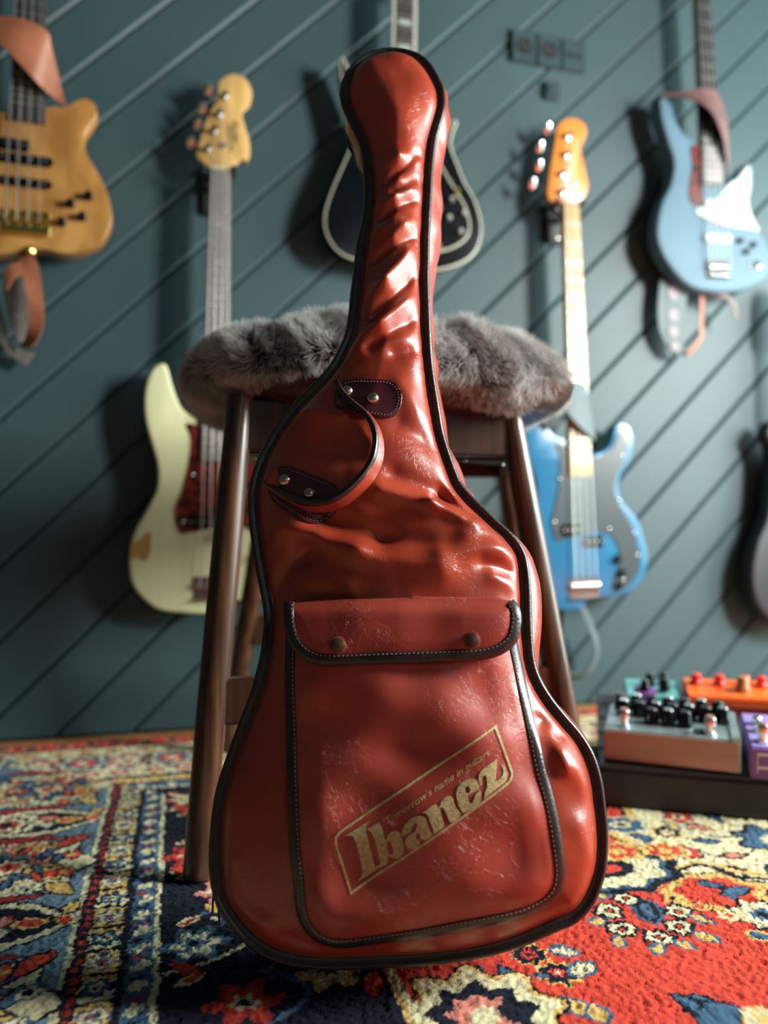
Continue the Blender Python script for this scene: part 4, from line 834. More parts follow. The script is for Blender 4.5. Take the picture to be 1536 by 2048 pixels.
# ------------------------------------------------------------------ the red bag
LEAN, YAW = math.radians(12.0), math.radians(2.0)
Rz = Matrix.Rotation(-YAW, 3, 'Z'); BU = Rz @ Vector((1, 0, 0)); BV = Rz @ Vector((0, math.sin(LEAN), math.cos(LEAN))); BN = BU.cross(BV).normalized(); BO = Vector((0.02, .716, .022))
BM = basis(BO, BU, BV, BN)
bag = empty('guitar_bag', BM, 'red vinyl guitar bag with dark piping and gold printed pocket, leaning against the stool', 'guitar bag')
def bp(x, y, z=0.0):
    P = on_plane(x, y, BO + BN * z, BN) - BO; return Vector((P.dot(BU), P.dot(BV), z))
def bps(l, z=0.0): return [bp(x, y, z) for x, y in l]
OUT = [(777, 99), (755, 103), (738, 109), (720, 119), (705, 132), (694, 146), (687, 165), (684, 186), (688, 208), (695, 228), (706, 252), (718, 278), (726, 305), (731, 345), (733, 392), (728, 440), (720, 480), (715, 519), (710, 560), (706, 590), (703, 621), (697, 659), (684, 692), (662, 732), (640, 758), (613, 785), (585, 815), (561, 845), (545, 868), (532, 892), (520, 915), (512, 940), (505, 968), (502, 1000), (504, 1043), (508, 1080), (512, 1116), (524, 1176), (530, 1203), (533, 1230), (533, 1256), (526, 1313), (510, 1378), (484, 1443), (461, 1504), (442, 1561), (431, 1610), (426, 1675), (425, 1732), (431, 1782), (443, 1815), (469, 1852), (499, 1885), (537, 1911), (590, 1928), (640, 1934), (700, 1934), (752, 1931), (820, 1928), (869, 1924), (925, 1917), (976, 1907), (1020, 1895), (1055, 1882), (1085, 1868), (1115, 1855), (1145, 1844), (1167, 1827), (1180, 1808), (1190, 1788), (1205, 1744), (1210, 1694), (1209, 1655), (1204, 1610), (1197, 1561), (1182, 1511), (1159, 1470), (1129, 1435), (1102, 1402), (1078, 1363), (1064, 1321), (1058, 1256), (1056, 1190), (1053, 1144), (1045, 1105), (1021, 1070), (996, 1047), (972, 1025), (942, 997), (920, 970), (910, 948), (900, 920), (884, 869), (875, 825), (868, 785), (864, 750), (860, 711), (856, 660), (854, 610), (853, 560), (854, 510), (855, 470), (857, 430), (859, 390), (861, 350), (864, 310), (869, 279), (878, 248), (886, 220), (888, 202), (885, 180), (876, 160), (865, 140), (855, 127), (842, 115), (828, 108), (805, 101)]
ob_ = crom(bps(OUT), 4); OL = np.array([(p.x, p.y) for p in ob_])
def segd(P, L, closed=True):
    A = L; B = np.roll(L, -1, 0) if closed else L[1:]; A = A if closed else L[:-1]; out = np.empty(len(P)); idx = np.empty(len(P), int)
    for i in range(0, len(P), 4000):
        p = P[i:i + 4000, None, :]; d = B - A; t = np.clip(((p - A) * d).sum(2) / np.maximum((d * d).sum(1), 1e-12), 0, 1); q = A + t[..., None] * d
        dd = np.hypot(p[..., 0] - q[..., 0], p[..., 1] - q[..., 1]); j = dd.argmin(1); out[i:i + 4000] = dd[np.arange(len(j)), j]; idx[i:i + 4000] = j
    return out, idx
def inside(P, L):
    x, y = P[:, 0], P[:, 1]; r = np.zeros(len(P), bool)
    for (x0, y0), (x1, y1) in zip(L, np.roll(L, -1, 0)):
        c = ((y0 > y) != (y1 > y)); 
        with np.errstate(all='ignore'): r ^= c & (x < (x1 - x0) * (y - y0) / (y1 - y0 if y1 != y0 else 1e-9) + x0)
    return r
u0, u1, v0, v1 = OL[:, 0].min() - .02, OL[:, 0].max() + .02, OL[:, 1].min() - .02, OL[:, 1].max() + .02
HC = .0016; gu = np.arange(u0, u1, HC); gv = np.arange(v0, v1, HC); HU, HV = np.meshgrid(gu, gv); Q = np.stack([HU.ravel(), HV.ravel()], 1)
dist, ix = segd(Q, OL); ins = inside(Q, OL); dist = np.where(ins, dist, -dist)
al = np.arange(len(OL)) * .011
lamn = vnoise(al[ix] * 9, Q[:, 1] * 0, 1.0, 21)
Vv = Q[:, 1]; sm = lambda x, a, b: (lambda t: t * t * (3 - 2 * t))(np.clip((x - a) / (b - a), 0, 1))
lam = .020 + .026 * lamn + .016 * (1 - sm(Vv, .35, .6))
A_h = .024 * (1 - sm(Vv, .42, .66)) + .0165 * sm(Vv, .42, .66)
r = np.clip((dist - .0085) / lam, 0, 1); H = -.0015 + A_h * np.sqrt(np.maximum(0, 1 - (1 - r) ** 2.2))
wdm = .150 * (1 - sm(Vv, .45, .70)) + .058 * sm(Vv, .45, .70); rd = np.clip((dist - .008) / wdm, 0, 1)
H += (.021 * (1 - sm(Vv, .45, .70)) + .010 * sm(Vv, .45, .70)) * (1 - (1 - rd) ** 2)
# folds, plus two ridges imitating a sun patch: (x0,y0,x1,y1,width px,height mm)
FOLD_SUN = [(728, 622, 772, 590, 20, 5), (772, 590, 826, 520, 15, 6.5), (700, 700, 762, 675, 20, 4), (762, 675, 832, 606, 17, 6), (752, 482, 800, 468, 15, 3), (790, 500, 838, 452, 13, 5), (755, 425, 790, 425, 13, 3.5), (790, 425, 836, 395, 12, 4),
  (768, 352, 800, 345, 12, 3), (800, 345, 845, 330, 13, 4), (762, 402, 800, 385, 12, 3),
  (838, 324, 775, 385, 9, -5), (834, 372, 790, 405, 9, -2), (836, 408, 765, 452, 9, -5), (838, 478, 750, 535, 10, -5.5), (832, 556, 750, 650, 12, -6), (838, 640, 740, 712, 13, -5), (842, 708, 790, 722, 12, -4),
  (660, 745, 730, 725, 25, 3), (700, 740, 800, 735, 22, -2.5), (800, 790, 836, 840, 22, 3), (800, 870, 880, 905, 24, -3),
  (763, 1000, 860, 1022, 17, 5.5), (860, 1022, 944, 1056, 13, 7), (790, 968, 880, 998, 22, -5.5), (880, 998, 940, 1040, 13, -6.5),
  (655, 1052, 765, 1092, 26, -7), (765, 1092, 890, 1106, 22, -4), (573, 1072, 722, 1115, 24, 6.5), (722, 1118, 880, 1150, 32, 6), (880, 1120, 1020, 1106, 22, 6), (930, 1080, 985, 1070, 18, 3),
  (622, 1110, 552, 1190, 22, -7), (600, 1160, 700, 1180, 26, 3.5), (1032, 1150, 960, 1135, 16, -4.5), (1040, 1185, 980, 1160, 14, 3),
  (610, 832, 690, 853, 14, 3), (690, 853, 740, 912, 14, 3), (600, 900, 700, 930, 45, -4), (890, 930, 920, 980, 16, 3), (560, 1040, 640, 1080, 25, 3),  # first two ridges put a sun patch beside the handle into the shape
  (1130, 1500, 1165, 1560, 22, 4), (1095, 1460, 1120, 1530, 14, 5), (1080, 1440, 1110, 1470, 14, -5), (1150, 1640, 1175, 1700, 22, 3), (1140, 1800, 1170, 1770, 16, 4), (1130, 1830, 1160, 1800, 12, -4),
  (455, 1790, 560, 1850, 18, 3.5), (480, 1560, 470, 1700, 30, 2.5), (560, 1850, 640, 1880, 14, -3), (740, 150, 800, 260, 36, 2.5), (700, 200, 742, 300, 20, -2.5)]
for x0_, y0_, x1_, y1_, w_, a_ in FOLD_SUN:
    A = bp(x0_, y0_); B = bp(x1_, y1_); L2 = np.array([(A.x, A.y), (B.x, B.y)]); d = L2[1] - L2[0]; tt_ = np.clip(((Q - L2[0]) @ d) / (d @ d), 0, 1); q = L2[0] + tt_[:, None] * d; dd = np.hypot(*(Q - q).T)
    wm = w_ * .00055; H += a_ * .00155 * np.exp(-(dd / wm) ** 1.7) * np.clip((dist - .008) / .014, 0, 1)
H += ((vnoise(HU, HV, 20, 31) - .5) * .0052 + (vnoise(HU, HV, 60, 32) - .5) * .0013).ravel() * np.clip((dist - .009) / .02, 0, 1)
Hg = H.reshape(HU.shape); Dg = dist.reshape(HU.shape)
for _ in range(3): Hg[1:-1, 1:-1] = (Hg[1:-1, 1:-1] * 2 + Hg[:-2, 1:-1] + Hg[2:, 1:-1] + Hg[1:-1, :-2] + Hg[1:-1, 2:]) / 6
def samp(G, u, v):
    x = np.clip((np.asarray(u) - u0) / HC, 0, len(gu) - 1.001); y = np.clip((np.asarray(v) - v0) / HC, 0, len(gv) - 1.001); i = x.astype(int); j = y.astype(int); a = x - i; b = y - j
    return (G[j, i] * (1 - a) + G[j, i + 1] * a) * (1 - b) + (G[j + 1, i] * (1 - a) + G[j + 1, i + 1] * a) * b
def rows(L, step, ncol):
    """sweep rows across an outline: list of (v, uL, uR)"""
    a, b = L[:, 1].min(), L[:, 1].max(); out = []
    n = int((b - a) / step); e = .0004
    for k in range(n + 1):
        t = k / n; v = a + e + (b - a - 2 * e) * t; P = L; Qn = np.roll(L, -1, 0); m = (P[:, 1] > v) != (Qn[:, 1] > v)
        x = P[m, 0] + (Qn[m, 0] - P[m, 0]) * (v - P[m, 1]) / (Qn[m, 1] - P[m, 1]); out.append((v, x.min(), x.max()))
    return out
def grid(Vs, nr, nc): return mesh(Vs, [(j * nc + i, j * nc + i + 1, (j + 1) * nc + i + 1, (j + 1) * nc + i) for j in range(nr - 1) for i in range(nc - 1)], True)
NCOL = 110
R = rows(OL, .0021, NCOL); sfrac = np.linspace(0, 1, NCOL)
sfrac = .5 - .5 * np.cos(np.pi * sfrac) * .35 + (sfrac - .5) * .65; sfrac = (sfrac - sfrac[0]) / (sfrac[-1] - sfrac[0])
Vs = []
for v, a, b in R:
    u = a + (b - a) * sfrac; h = samp(Hg, u, np.full(NCOL, v)); Vs += list(zip(u, [v] * NCOL, h))
obj('front_panel', grid(Vs, len(R), NCOL), M['red'], bag)
def depth(v): return .078 - .020 * float(sm(np.array(v), .48, .70)) + .006 * float(sm(np.array(v), .86, .95))
def onorm(L):
    t = np.roll(L, -1, 0) - np.roll(L, 1, 0); t /= np.maximum(np.linalg.norm(t, axis=1, keepdims=True), 1e-9); s = 1 if sarea(L) > 0 else -1
    return np.stack([t[:, 1], -t[:, 0]], 1) * s     # outward
ON = onorm(OL)
NR = 14; Vs = []; no = len(OL)
for j in range(NR):
    t = j / (NR - 1)
    for i in range(no):
        v = OL[i, 1]; d = depth(v); hd = float(sm(np.array(v), .80, .90)); nk = float(sm(np.array(v), .50, .62)); right = ON[i, 0]
        B = .003 + .003 * hd + max(0, right) * (.009 - .003 * nk + .010 * math.exp(-((v - .77) / .07) ** 2) + .010 * math.exp(-((v - .35) / .05) ** 2)); B *= float(sm(np.array(v), .01, .09)) * .85 + .15
        wr = (vnoise(np.array([i * .05 * 4.0]), np.array([t * 2.2 + i * .10]), 1.0, 41)[0] - .5) * (.010 if v > .45 else .005)
        o_ = -.002 + (B + wr) * math.sin(math.pi * min(1, t * 1.0)) ** .7 * 1.0
        Vs.append((OL[i, 0] + ON[i, 0] * o_, v + ON[i, 1] * o_, -.0005 - d * t))
Fc = [(j * no + i, j * no + (i + 1) % no, (j + 1) * no + (i + 1) % no, (j + 1) * no + i) for j in range(NR - 1) for i in range(no)]
if sarea(OL) > 0: Fc = [f[::-1] for f in Fc]
obj('side_gusset', mesh(Vs, Fc, True), M['red'], bag)
Vs = []
for v, a, b in R[::2]:
    u = a + .002 + (b - a - .004) * np.linspace(0, 1, 24); Vs += [(x, v, -depth(v) - .0003 + .004 * (1 - abs(2 * k / 23 - 1) ** 2)) for k, x in enumerate(u)]
bk = grid(Vs, len(R[::2]), 24); bk.flip_normals(); obj('back_panel', bk, M['red'], bag)
obj('back_piping', tube([Vector((OL[i, 0], OL[i, 1], -depth(OL[i, 1]))) for i in range(0, no, 2)], .0026, 8, True), M['bind'], bag)
def strip(L, sect, hf, closed=True, skip=None):
    """sweep a section (inset, rise) along an outline, riding on a surface"""
    N2 = onorm(L) if closed else None
    if not closed:
        t = np.gradient(L, axis=0); t /= np.linalg.norm(t, axis=1, keepdims=True); N2 = np.stack([t[:, 1], -t[:, 0]], 1) * skip
    n, k = len(L), len(sect); W = []
    for (o, hh) in sect:
        p = L - N2 * o; h = hf(p[:, 0], p[:, 1]) + hh; W.append(np.column_stack([p, h]))
    W = np.stack(W, 1).reshape(-1, 3); Fc = [((i * k + j), (i * k + j + 1), ((i + 1) % n) * k + j + 1, ((i + 1) % n) * k + j) for i in range(n if closed else n - 1) for j in range(k - 1)]
    me = mesh(W, Fc, True); 
    bm = bmesh.new(); bm.from_mesh(me); bm.normal_update()
    if sum(f.normal.z for f in bm.faces) < 0: bmesh.ops.reverse_faces(bm, faces=bm.faces)
    return bm_mesh(bm, True)
wob = (vnoise(np.arange(no) * .13, np.zeros(no), 1.0, 51) - .5)
OLw = OL + ON * (wob * .0022)[:, None]
flat = lambda u, v: np.full(np.shape(u), 0.0)
obj('edge_binding', strip(OLw, [(.000, -.007), (-.0030, -.0045), (-.0034, -.001), (-.0012, .0022), (.0012, .0022), (.0022, .0006), (.006, .0012), (.0098, .0010), (.0104, -.0022)], flat), M['bind'], bag)
def stitches(L, hf, inset, pitch, ln, name, mt, parent, closed=False, sgn=1, rise=.0006, wd=.0005):
    if closed: N2 = onorm(L)
    else: t = np.gradient(L, axis=0); t /= np.linalg.norm(t, axis=1, keepdims=True); N2 = np.stack([t[:, 1], -t[:, 0]], 1) * sgn
    P = L - N2 * inset; 
    if closed: P = np.vstack([P, P[:1]])
    s = np.concatenate([[0], np.cumsum(np.linalg.norm(np.diff(P, axis=0), axis=1))]); V, Fc = [], []
    for a in np.arange(pitch / 2, s[-1] - pitch, pitch):
        p = np.array([np.interp(a, s, P[:, 0]), np.interp(a, s, P[:, 1])]); q = np.array([np.interp(a + ln, s, P[:, 0]), np.interp(a + ln, s, P[:, 1])]); e = q - p; e /= max(np.linalg.norm(e), 1e-9); n = np.array([-e[1], e[0]]) * wd
        hp, hq = float(hf(p[0], p[1])), float(hf(q[0], q[1])); b = len(V)
        for (c, h) in ((p, hp), (q, hq)):
            for sg in (-1, 1): V.append((c[0] + n[0] * sg, c[1] + n[1] * sg, h - .0006))
        m_ = (p + q) / 2; hm = (hp + hq) / 2 + rise
        for sg in (-1, 1): V.append((m_[0] + n[0] * sg * .8 - e[0] * ln * .25, m_[1] + n[1] * sg * .8 - e[1] * ln * .25, hm)); V.append((m_[0] + n[0] * sg * .8 + e[0] * ln * .25, m_[1] + n[1] * sg * .8 + e[1] * ln * .25, hm))
        Fc += [(b + 4, b + 5, b + 7, b + 6), (b, b + 4, b + 6, b + 1), (b + 2, b + 3, b + 7, b + 5), (b, b + 2, b + 5, b + 4), (b + 1, b + 6, b + 7, b + 3)]
    return obj(name, mesh(V, Fc), mt, parent, kind='stuff')
# ---- pocket
PK = [(571, 1225), (570, 1290), (569, 1335), (570, 1375), (573, 1447), (577, 1542), (580, 1610), (583, 1675), (589, 1751), (593, 1805), (599, 1840), (614, 1870), (632, 1889), (655, 1900), (685, 1904), (725, 1900), (780, 1892), (840, 1882), (908, 1868), (976, 1855), (1040, 1842), (1080, 1828), (1106, 1811), (1122, 1790), (1129, 1762), (1127, 1720), (1114, 1637), (1101, 1580), (1090, 1542), (1080, 1490), (1070, 1440), (1060, 1385), (1051, 1335), (1040, 1285), (1032, 1225)]
ZP = .036
pk = bps(PK, ZP); top = [bp(x, 1218, ZP) for x in (1020, 940, 860, 780, 700, 620)]
PL = np.array([(p.x, p.y) for p in crom(pk, 4, False)] + [(p.x, p.y) for p in top]); PLo = np.array([(p.x, p.y) for p in crom(pk, 4, False)])
Hs = Hg.copy()
for _ in range(40): Hs[1:-1, 1:-1] = (Hs[:-2, 1:-1] + Hs[2:, 1:-1] + Hs[1:-1, :-2] + Hs[1:-1, 2:]) / 4
pd, _i = segd(Q, PL); pin = inside(Q, PL); pd = np.where(pin, pd, -pd); Hp = np.maximum(Hs.ravel(), Hg.ravel() - .002) + .0045 + .007 * sm(pd, 0, .035)
BL = [(650, 1445, 60, -5), (620, 1380, 40, 3), (760, 1400, 60, 3.5), (830, 1500, 60, -4.5), (700, 1540, 60, 3), (880, 1420, 55, 4), (990, 1400, 50, -3), (960, 1480, 40, 3), (640, 1620, 45, 3), (720, 1590, 50, -3.5), (680, 1720, 60, -3), (630, 1790, 35, 4), (780, 1830, 60, 3), (760, 1750, 50, -3.5), (930, 1760, 60, 3), (1040, 1700, 45, -4), (1075, 1620, 35, 3), (1000, 1600, 50, 2), (1060, 1790, 40, 3), (860, 1650, 60, 2), (1020, 1520, 40, -2.5)]
for x, y, w_, a_ in BL:
    c = bp(x, y, ZP); Hp += a_ * .0013 * np.exp(-((Q[:, 0] - c.x) ** 2 + ((Q[:, 1] - c.y) * 1.15) ** 2) / (w_ * .00058) ** 2) * np.clip(pd / .02, 0, 1)
Hp += (vnoise(HU + HV * .4, HV, 22, 61).ravel() - .5) * .0042 * np.clip(pd / .015, 0, 1)
Hpg = np.maximum(Hp, Hg.ravel() + .0025).reshape(HU.shape); hp = lambda u, v: samp(Hpg, u, v)
R2 = rows(PL, .0022, 0); Vs = []; nc = 130
for v, a, b in R2:
    u = np.linspace(a + .0015, b - .0015, nc - 2); u = np.concatenate([[a + .001], u, [b - .001]]); h = hp(u, np.full(nc, v)); h[0] = samp(Hg, u[0], v) - .001; h[-1] = samp(Hg, u[-1], v) - .001; Vs += list(zip(u, [v] * nc, h))
pocket = obj('pocket', grid(Vs, len(R2), nc), M['redp'], bag)
SEC = [(.0008, -.0075), (-.0012, -.006), (-.0016, -.002), (-.0004, .0014), (.003, .0022), (.0082, .0016), (.0090, .0009), (.0093, -.0012)]
obj('pocket_binding', strip(PLo, SEC, hp, False, -1 if sarea(PL) < 0 else 1), M['bind'], pocket)
stitches(PLo, lambda u, v: hp(u, v) + .0017, .0074, .0041, .0027, 'stitching', M['thread'], pocket, False, -1 if sarea(PL) < 0 else 1)
# ---- flap
ZF = .050
FL = [(569, 1205), (570, 1232), (573, 1258), (582, 1284), (598, 1306), (618, 1320), (645, 1328), (690, 1329), (735, 1327), (800, 1325), (852, 1323), (905, 1321), (950, 1319), (985, 1313), (1010, 1302), (1030, 1284), (1038, 1262), (1041, 1236), (1037, 1212), (1026, 1198)]
FT = [(1000, 1197), (900, 1196), (774, 1197), (680, 1200), (600, 1204)]
fl_ = np.array([(p.x, p.y) for p in crom(bps(FL, ZF), 5, False)]); FLL = np.vstack([fl_, np.array([(bp(x, y, ZF).x, bp(x, y, ZF).y) for x, y in FT])])
fd, _i = segd(Q, FLL); fin = inside(Q, FLL); fd = np.where(fin, fd, -fd); topd = (FLL[:, 1].max() - Q[:, 1])
Hf = Hs.ravel() * .35 + .65 * Hs.max() * .94 + .0125 + .0030 * sm(fd, 0, .02) - .006 * (1 - sm(topd, -.004, .016)) + (vnoise(HU, HV, 30, 71).ravel() - .5) * .003
tuck = bp(700, 1300, ZF).y; Hfg = np.maximum(Hf, Hpg.ravel() + .003).reshape(HU.shape); hf_ = lambda u, v: samp(Hfg, u, v)
R3 = rows(FLL, .0016, 0); Vs = []; nc = 130
for v, a, b in R3:
    u = np.linspace(a + .0012, b - .0012, nc); Vs += list(zip(u, [v] * nc, hf_(u, np.full(nc, v))))
vt = R3[-1]
for k, (dv, dz) in enumerate(((.0012, -.0012), (.0016, -.005), (.001, -.012))):
    u = np.linspace(vt[1] + .0012, vt[2] - .0012, nc); Vs += list(zip(u, [vt[0] + dv] * nc, hf_(u, np.full(nc, vt[0])) + dz))
flap = obj('pocket_flap', grid(Vs, len(R3) + 3, nc), M['redp'], bag)
sg_ = -1 if sarea(FLL) < 0 else 1
obj('flap_binding', strip(fl_, SEC, hf_, False, sg_), M['bind'], flap)
stitches(fl_, lambda u, v: hf_(u, v) + .0017, .0074, .0041, .0026, 'stitching', M['thread'], flap, False, sg_)
for x, y in ((677, 1291), (943, 1281)):
    c = bp(x, y, ZF + .004); h = float(hf_(c.x, c.y)); obj('snap', lathe([(.0066, -.001), (.0068, .0016), (.0060, .0030), (.0030, .0038), (.0005, .0039)], 24, Matrix.Translation((c.x, c.y, h))), M['snap'], flap)
    obj('snap_crimp', tube([Vector((c.x + .0072 * math.cos(a), c.y + .0072 * math.sin(a), h + .0006)) for a in np.linspace(0, 6.28, 24)[:-1]], .0008, 6, True), M['redp'], flap)
# ---- gold print
def fill(polys, hf, rise, cell=.004, skirt=0.0):
    bm = bmesh.new()
    for L in polys:
        vs_ = [bm.verts.new((p[0], p[1], 0)) for p in L]
        for i in range(len(vs_)): bm.edges.new((vs_[i], vs_[(i + 1) % len(vs_)]))
    bmesh.ops.triangle_fill(bm, use_beauty=True, use_dissolve=False, edges=bm.edges[:]); return drape(bm, hf, rise, cell, skirt)
def drape(bm, hf, rise, cell, skirt=0.0):
    a = np.array([v.co[:2] for v in bm.verts]); lo, hi = a.min(0), a.max(0)
    for ax in (0, 1):
        for c in np.arange(lo[ax] + cell, hi[ax], cell):
            co = [0, 0, 0]; no_ = [0, 0, 0]; co[ax] = c; no_[ax] = 1
            bmesh.ops.bisect_plane(bm, geom=bm.verts[:] + bm.edges[:] + bm.faces[:], plane_co=co, plane_no=no_, dist=1e-7)
    bm.normal_update()
    if sum(f.normal.z * f.calc_area() for f in bm.faces) < 0: bmesh.ops.reverse_faces(bm, faces=bm.faces)
    if skirt:
        be = [e for e in bm.edges if e.is_boundary]; r = bmesh.ops.extrude_edge_only(bm, edges=be); low = {g for g in r['geom'] if isinstance(g, bmesh.types.BMVert)}
    else: low = set()
    P = np.array([v.co[:2] for v in bm.verts]); h = hf(P[:, 0], P[:, 1]) + rise
    for v, z in zip(bm.verts, h): v.co.z = z - (skirt if v in low else 0)
    return bm_mesh(bm, True)
ZL = .050
def lp(pts): return [(q.x, q.y) for q in bps(pts, ZL)]
def zb(p): return [(670 + x / 6.678, 1580 + y / 6.678) for x, y in p]
def zc(p): return [(840 + x / 7.314, 1440 + y / 7.314) for x, y in p]
def smooth2(p, n=3): return [(q.x, q.y) for q in crom([Vector((x, y, 0)) for x, y in p], n)]
I_ = [(130, 610), (190, 572), (330, 482), (462, 405), (432, 450), (417, 505), (420, 570), (440, 650), (480, 800), (512, 945), (530, 1030), (562, 1062), (440, 1150), (370, 1188), (295, 1238), (340, 1185), (366, 1130), (360, 1060), (345, 980), (310, 810), (275, 670), (245, 615), (190, 603)]
b_o = [(430, 518), (520, 468), (575, 437), (604, 442), (632, 510), (656, 600), (680, 660), (712, 590), (758, 548), (820, 530), (866, 556), (888, 620), (918, 720), (914, 800), (890, 868), (845, 905), (780, 903), (712, 880), (712, 925), (690, 985), (620, 1030), (555, 1058), (512, 1042), (560, 1012), (602, 990), (592, 930), (570, 830), (540, 700), (516, 615), (478, 548)]
b_h = [(697, 690), (720, 664), (750, 700), (778, 780), (770, 850), (742, 850), (712, 810), (694, 745)]
a_o = [(886, 605), (905, 510), (955, 425), (1040, 352), (1130, 330), (1190, 345), (1222, 400), (1245, 470), (1275, 540), (1302, 570), (1262, 615), (1210, 645), (1160, 640), (1135, 632), (1122, 700), (1082, 765), (1030, 772), (980, 765), (948, 730), (935, 680), (955, 625), (1010, 570), (1066, 530), (1090, 480), (1090, 435), (1062, 425), (1034, 475), (1012, 535), (960, 572)]
a_h = [(1078, 602), (1092, 565), (1122, 566), (1136, 600), (1122, 642), (1090, 640)]
n_o = [(40, 1335), (100, 1290), (165, 1242), (225, 1215), (262, 1238), (283, 1250), (300, 1190), (365, 1122), (430, 1095), (472, 1130), (492, 1200), (522, 1275), (566, 1322), (580, 1372), (520, 1445), (450, 1480), (420, 1445), (390, 1370), (355, 1295), (325, 1262), (296, 1275), (300, 1345), (325, 1425), (345, 1512), (325, 1560), (270, 1600), (195, 1640), (190, 1590), (150, 1480), (105, 1372), (75, 1345)]
e_o = [(600, 1312), (560, 1240), (533, 1130), (530, 1040), (565, 955), (635, 885), (730, 847), (800, 855), (832, 895), (862, 975), (850, 1002), (780, 1045), (697, 1092), (695, 1135), (712, 1195), (740, 1205), (768, 1180), (798, 1100), (845, 1045), (882, 1030), (888, 1070), (872, 1180), (810, 1245), (700, 1312), (625, 1345)]
e_h = [(655, 992), (682, 957), (715, 975), (730, 1020), (700, 1056), (665, 1040)]
z_o = [(885, 955), (852, 850), (856, 790), (900, 728), (1000, 655), (1130, 560), (1122, 690), (1100, 895), (1150, 870), (1208, 812), (1224, 745), (1200, 655), (1190, 632), (1250, 692), (1284, 790), (1280, 850), (1240, 910), (1110, 1002), (1005, 1078), (930, 1145), (945, 1040), (975, 955), (968, 835), (945, 795), (912, 820), (896, 875), (902, 945)]
for nm, o_, h_ in (('I', zb(I_), None), ('b', smooth2(zb(b_o)), smooth2(zb(b_h))), ('a', smooth2(zb(a_o)), smooth2(zb(a_h))), ('n', smooth2(zc(n_o)), None), ('e', smooth2(zc(e_o)), smooth2(zc(e_h))), ('z', zc(z_o), None)):
    pls = [lp(o_)] + ([lp(h_)] if h_ else []); obj('printed_letter', fill(pls, hp, .0009), M['gold'], pocket)
fo = [(671, 1690), (671, 1675), (676, 1664), (686, 1655), (840, 1551), (993, 1450), (1009, 1495), (1026, 1542), (1026, 1555), (1017, 1568), (860, 1680), (701, 1791), (685, 1738)]
def inset_poly(p, d):
    L = np.array(p, float); N2 = onorm(L); return [tuple(x) for x in (L - N2 * d)]
fo_s = [(993, 1450), (1009.5, 1497), (1025, 1538), (1027, 1546), (1026, 1555), (1022, 1563), (1015, 1570), (930, 1631), (840, 1694), (701, 1791), (685, 1738), (671, 1692), (669.5, 1682), (671, 1673), (676, 1664), (685, 1657), (760, 1606), (870, 1532)]
L_in = [(990, 1457), (1005.5, 1498), (1021, 1540), (1022.5, 1546), (1021.8, 1553), (1018.5, 1559.5), (1012.5, 1566), (928, 1626.5), (838, 1689.5), (703, 1783), (689, 1737), (675.3, 1691), (674, 1682), (675, 1675), (679, 1668), (687, 1661.5), (762, 1610.5), (872, 1536.5)]
obj('printed_frame', fill([lp(fo_s), lp(L_in)], hp, .0009), M['gold'], pocket)
tm = text_mesh("\u2018Tomorrow\u2019s name in guitars.", 1.0, 0, .006, 1.0)
xx = [v.co.x for v in tm.vertices]; wdt = max(xx) - min(xx); x0_ = min(xx)
bmt = bmesh.new(); bmt.from_mesh(tm)
for v in bmt.verts:
    a = (v.co.x - x0_) / wdt; b = v.co.y
    px, py = 769 + a * 214 + b * -4 , 1651 - a * 144 - b * 20
    q_ = bp(px, py, ZL); v.co = (q_.x, q_.y, 0)
obj('printed_motto', drape(bmt, hp, .0009, .006), M['gold'], pocket)
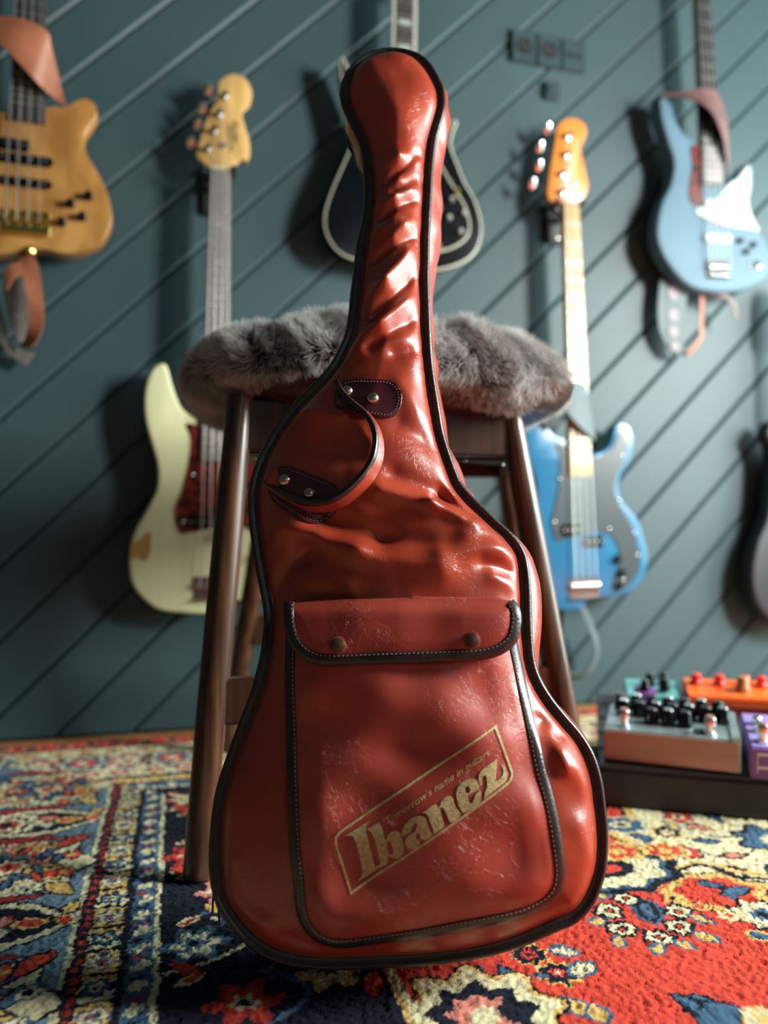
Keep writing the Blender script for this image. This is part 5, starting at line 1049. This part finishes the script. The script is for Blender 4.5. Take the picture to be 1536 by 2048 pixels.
# ---- leather patches, rivets and handle
hF = lambda u, v: samp(Hg, u, v)
def patch(px, name):
    p = crom(bps(px, .026), 5); L = np.array([(q.x, q.y) for q in p]); o = obj(name, fill([[tuple(x) for x in L]], hF, .0022, .005, .0030), M['maroon'], bag)
    stitches(L, lambda u, v: hF(u, v) + .0022, .0034, .0034, .0023, 'stitching', M['thread_red'], o, True); return o
t1 = patch([(676, 768), (700, 758), (742, 760), (776, 762), (795, 773), (804, 797), (797, 825), (778, 839), (745, 838), (715, 832), (690, 822), (672, 812), (668, 790)], 'handle_patch')
t2 = patch([(545, 948), (562, 935), (585, 938), (641, 962), (672, 978), (682, 1000), (676, 1022), (655, 1045), (633, 1052), (610, 1047), (575, 1026), (545, 1002), (536, 975)], 'handle_patch')
def rivet(x, y, par, r=.0062):
    c = bp(x, y, .028); h = float(hF(c.x, c.y)) + .002
    obj('rivet', lathe([(r, 0), (r * 1.02, .0012), (r * .85, .0034), (r * .45, .0046), (.0004, .005)], 22, Matrix.Translation((c.x, c.y, h))), M['rivet'], par)
rivet(746, 800, t1); rivet(694, 782, t1); rivet(621, 992, t2); rivet(571, 964, t2)
IN = [(672, 762), (684, 785), (707, 808), (730, 828), (744, 850), (750, 874), (748, 899), (740, 923), (722, 950), (694, 978), (662, 998), (629, 1005), (597, 1001), (565, 986), (532, 964)]
OU = [(673, 764), (694, 792), (720, 814), (742, 834), (758, 860), (765, 890), (763, 922), (750, 952), (730, 980), (702, 1003), (671, 1018), (637, 1023), (603, 1018), (570, 1000), (533, 970)]
nI = len(IN); hh = [.026 + .030 * math.sin(math.pi * k / (nI - 1)) ** .7 for k in range(nI)]; ho_ = [.025 + .016 * math.sin(math.pi * k / (nI - 1)) ** .7 for k in range(nI)]
ri = [bp(x, y, h) for (x, y), h in zip(IN, hh)]; ro = [bp(x, y, h) for (x, y), h in zip(OU, ho_)]
handle = obj('handle', ribbon(ri, ro, .0036, 6), M['red'], bag); handle['label'] = 'curved red carrying handle with dark piping'
obj('handle_binding', ribbon([a + (a - b).normalized() * .0012 + Vector((0, 0, .0006)) for a, b in zip(ri, ro)], [a + (b - a) * min(.26, .0042 / max((b - a).length, .001)) + Vector((0, 0, .0002)) for a, b in zip(ri, ro)], .0048, 6), M['bind'], handle)
f1_ = [bp(533, 966, .028), bp(560, 980, .030), bp(590, 997, .032), bp(620, 1004, .034)]; f2_ = [bp(553, 938, .031), bp(566, 962, .031), bp(594, 982, .033), bp(622, 999, .035)]
obj('handle_end_fold', ribbon(f1_, f2_, .003, 5), M['red'], handle)
# ---- zip cords at the lower left
for x0_, x1_, y1_ in ((427, 425, 1826), (433, 439, 1850)):
    obj('zip_cord', tube(crom([bp(x0_ + 3, 1735, -.030), bp(x0_, 1760, -.028), bp((x0_ + x1_) / 2, 1795, -.026), bp(x1_, y1_, -.024)], 5, False), .0011, 7), M['bind'], bag)
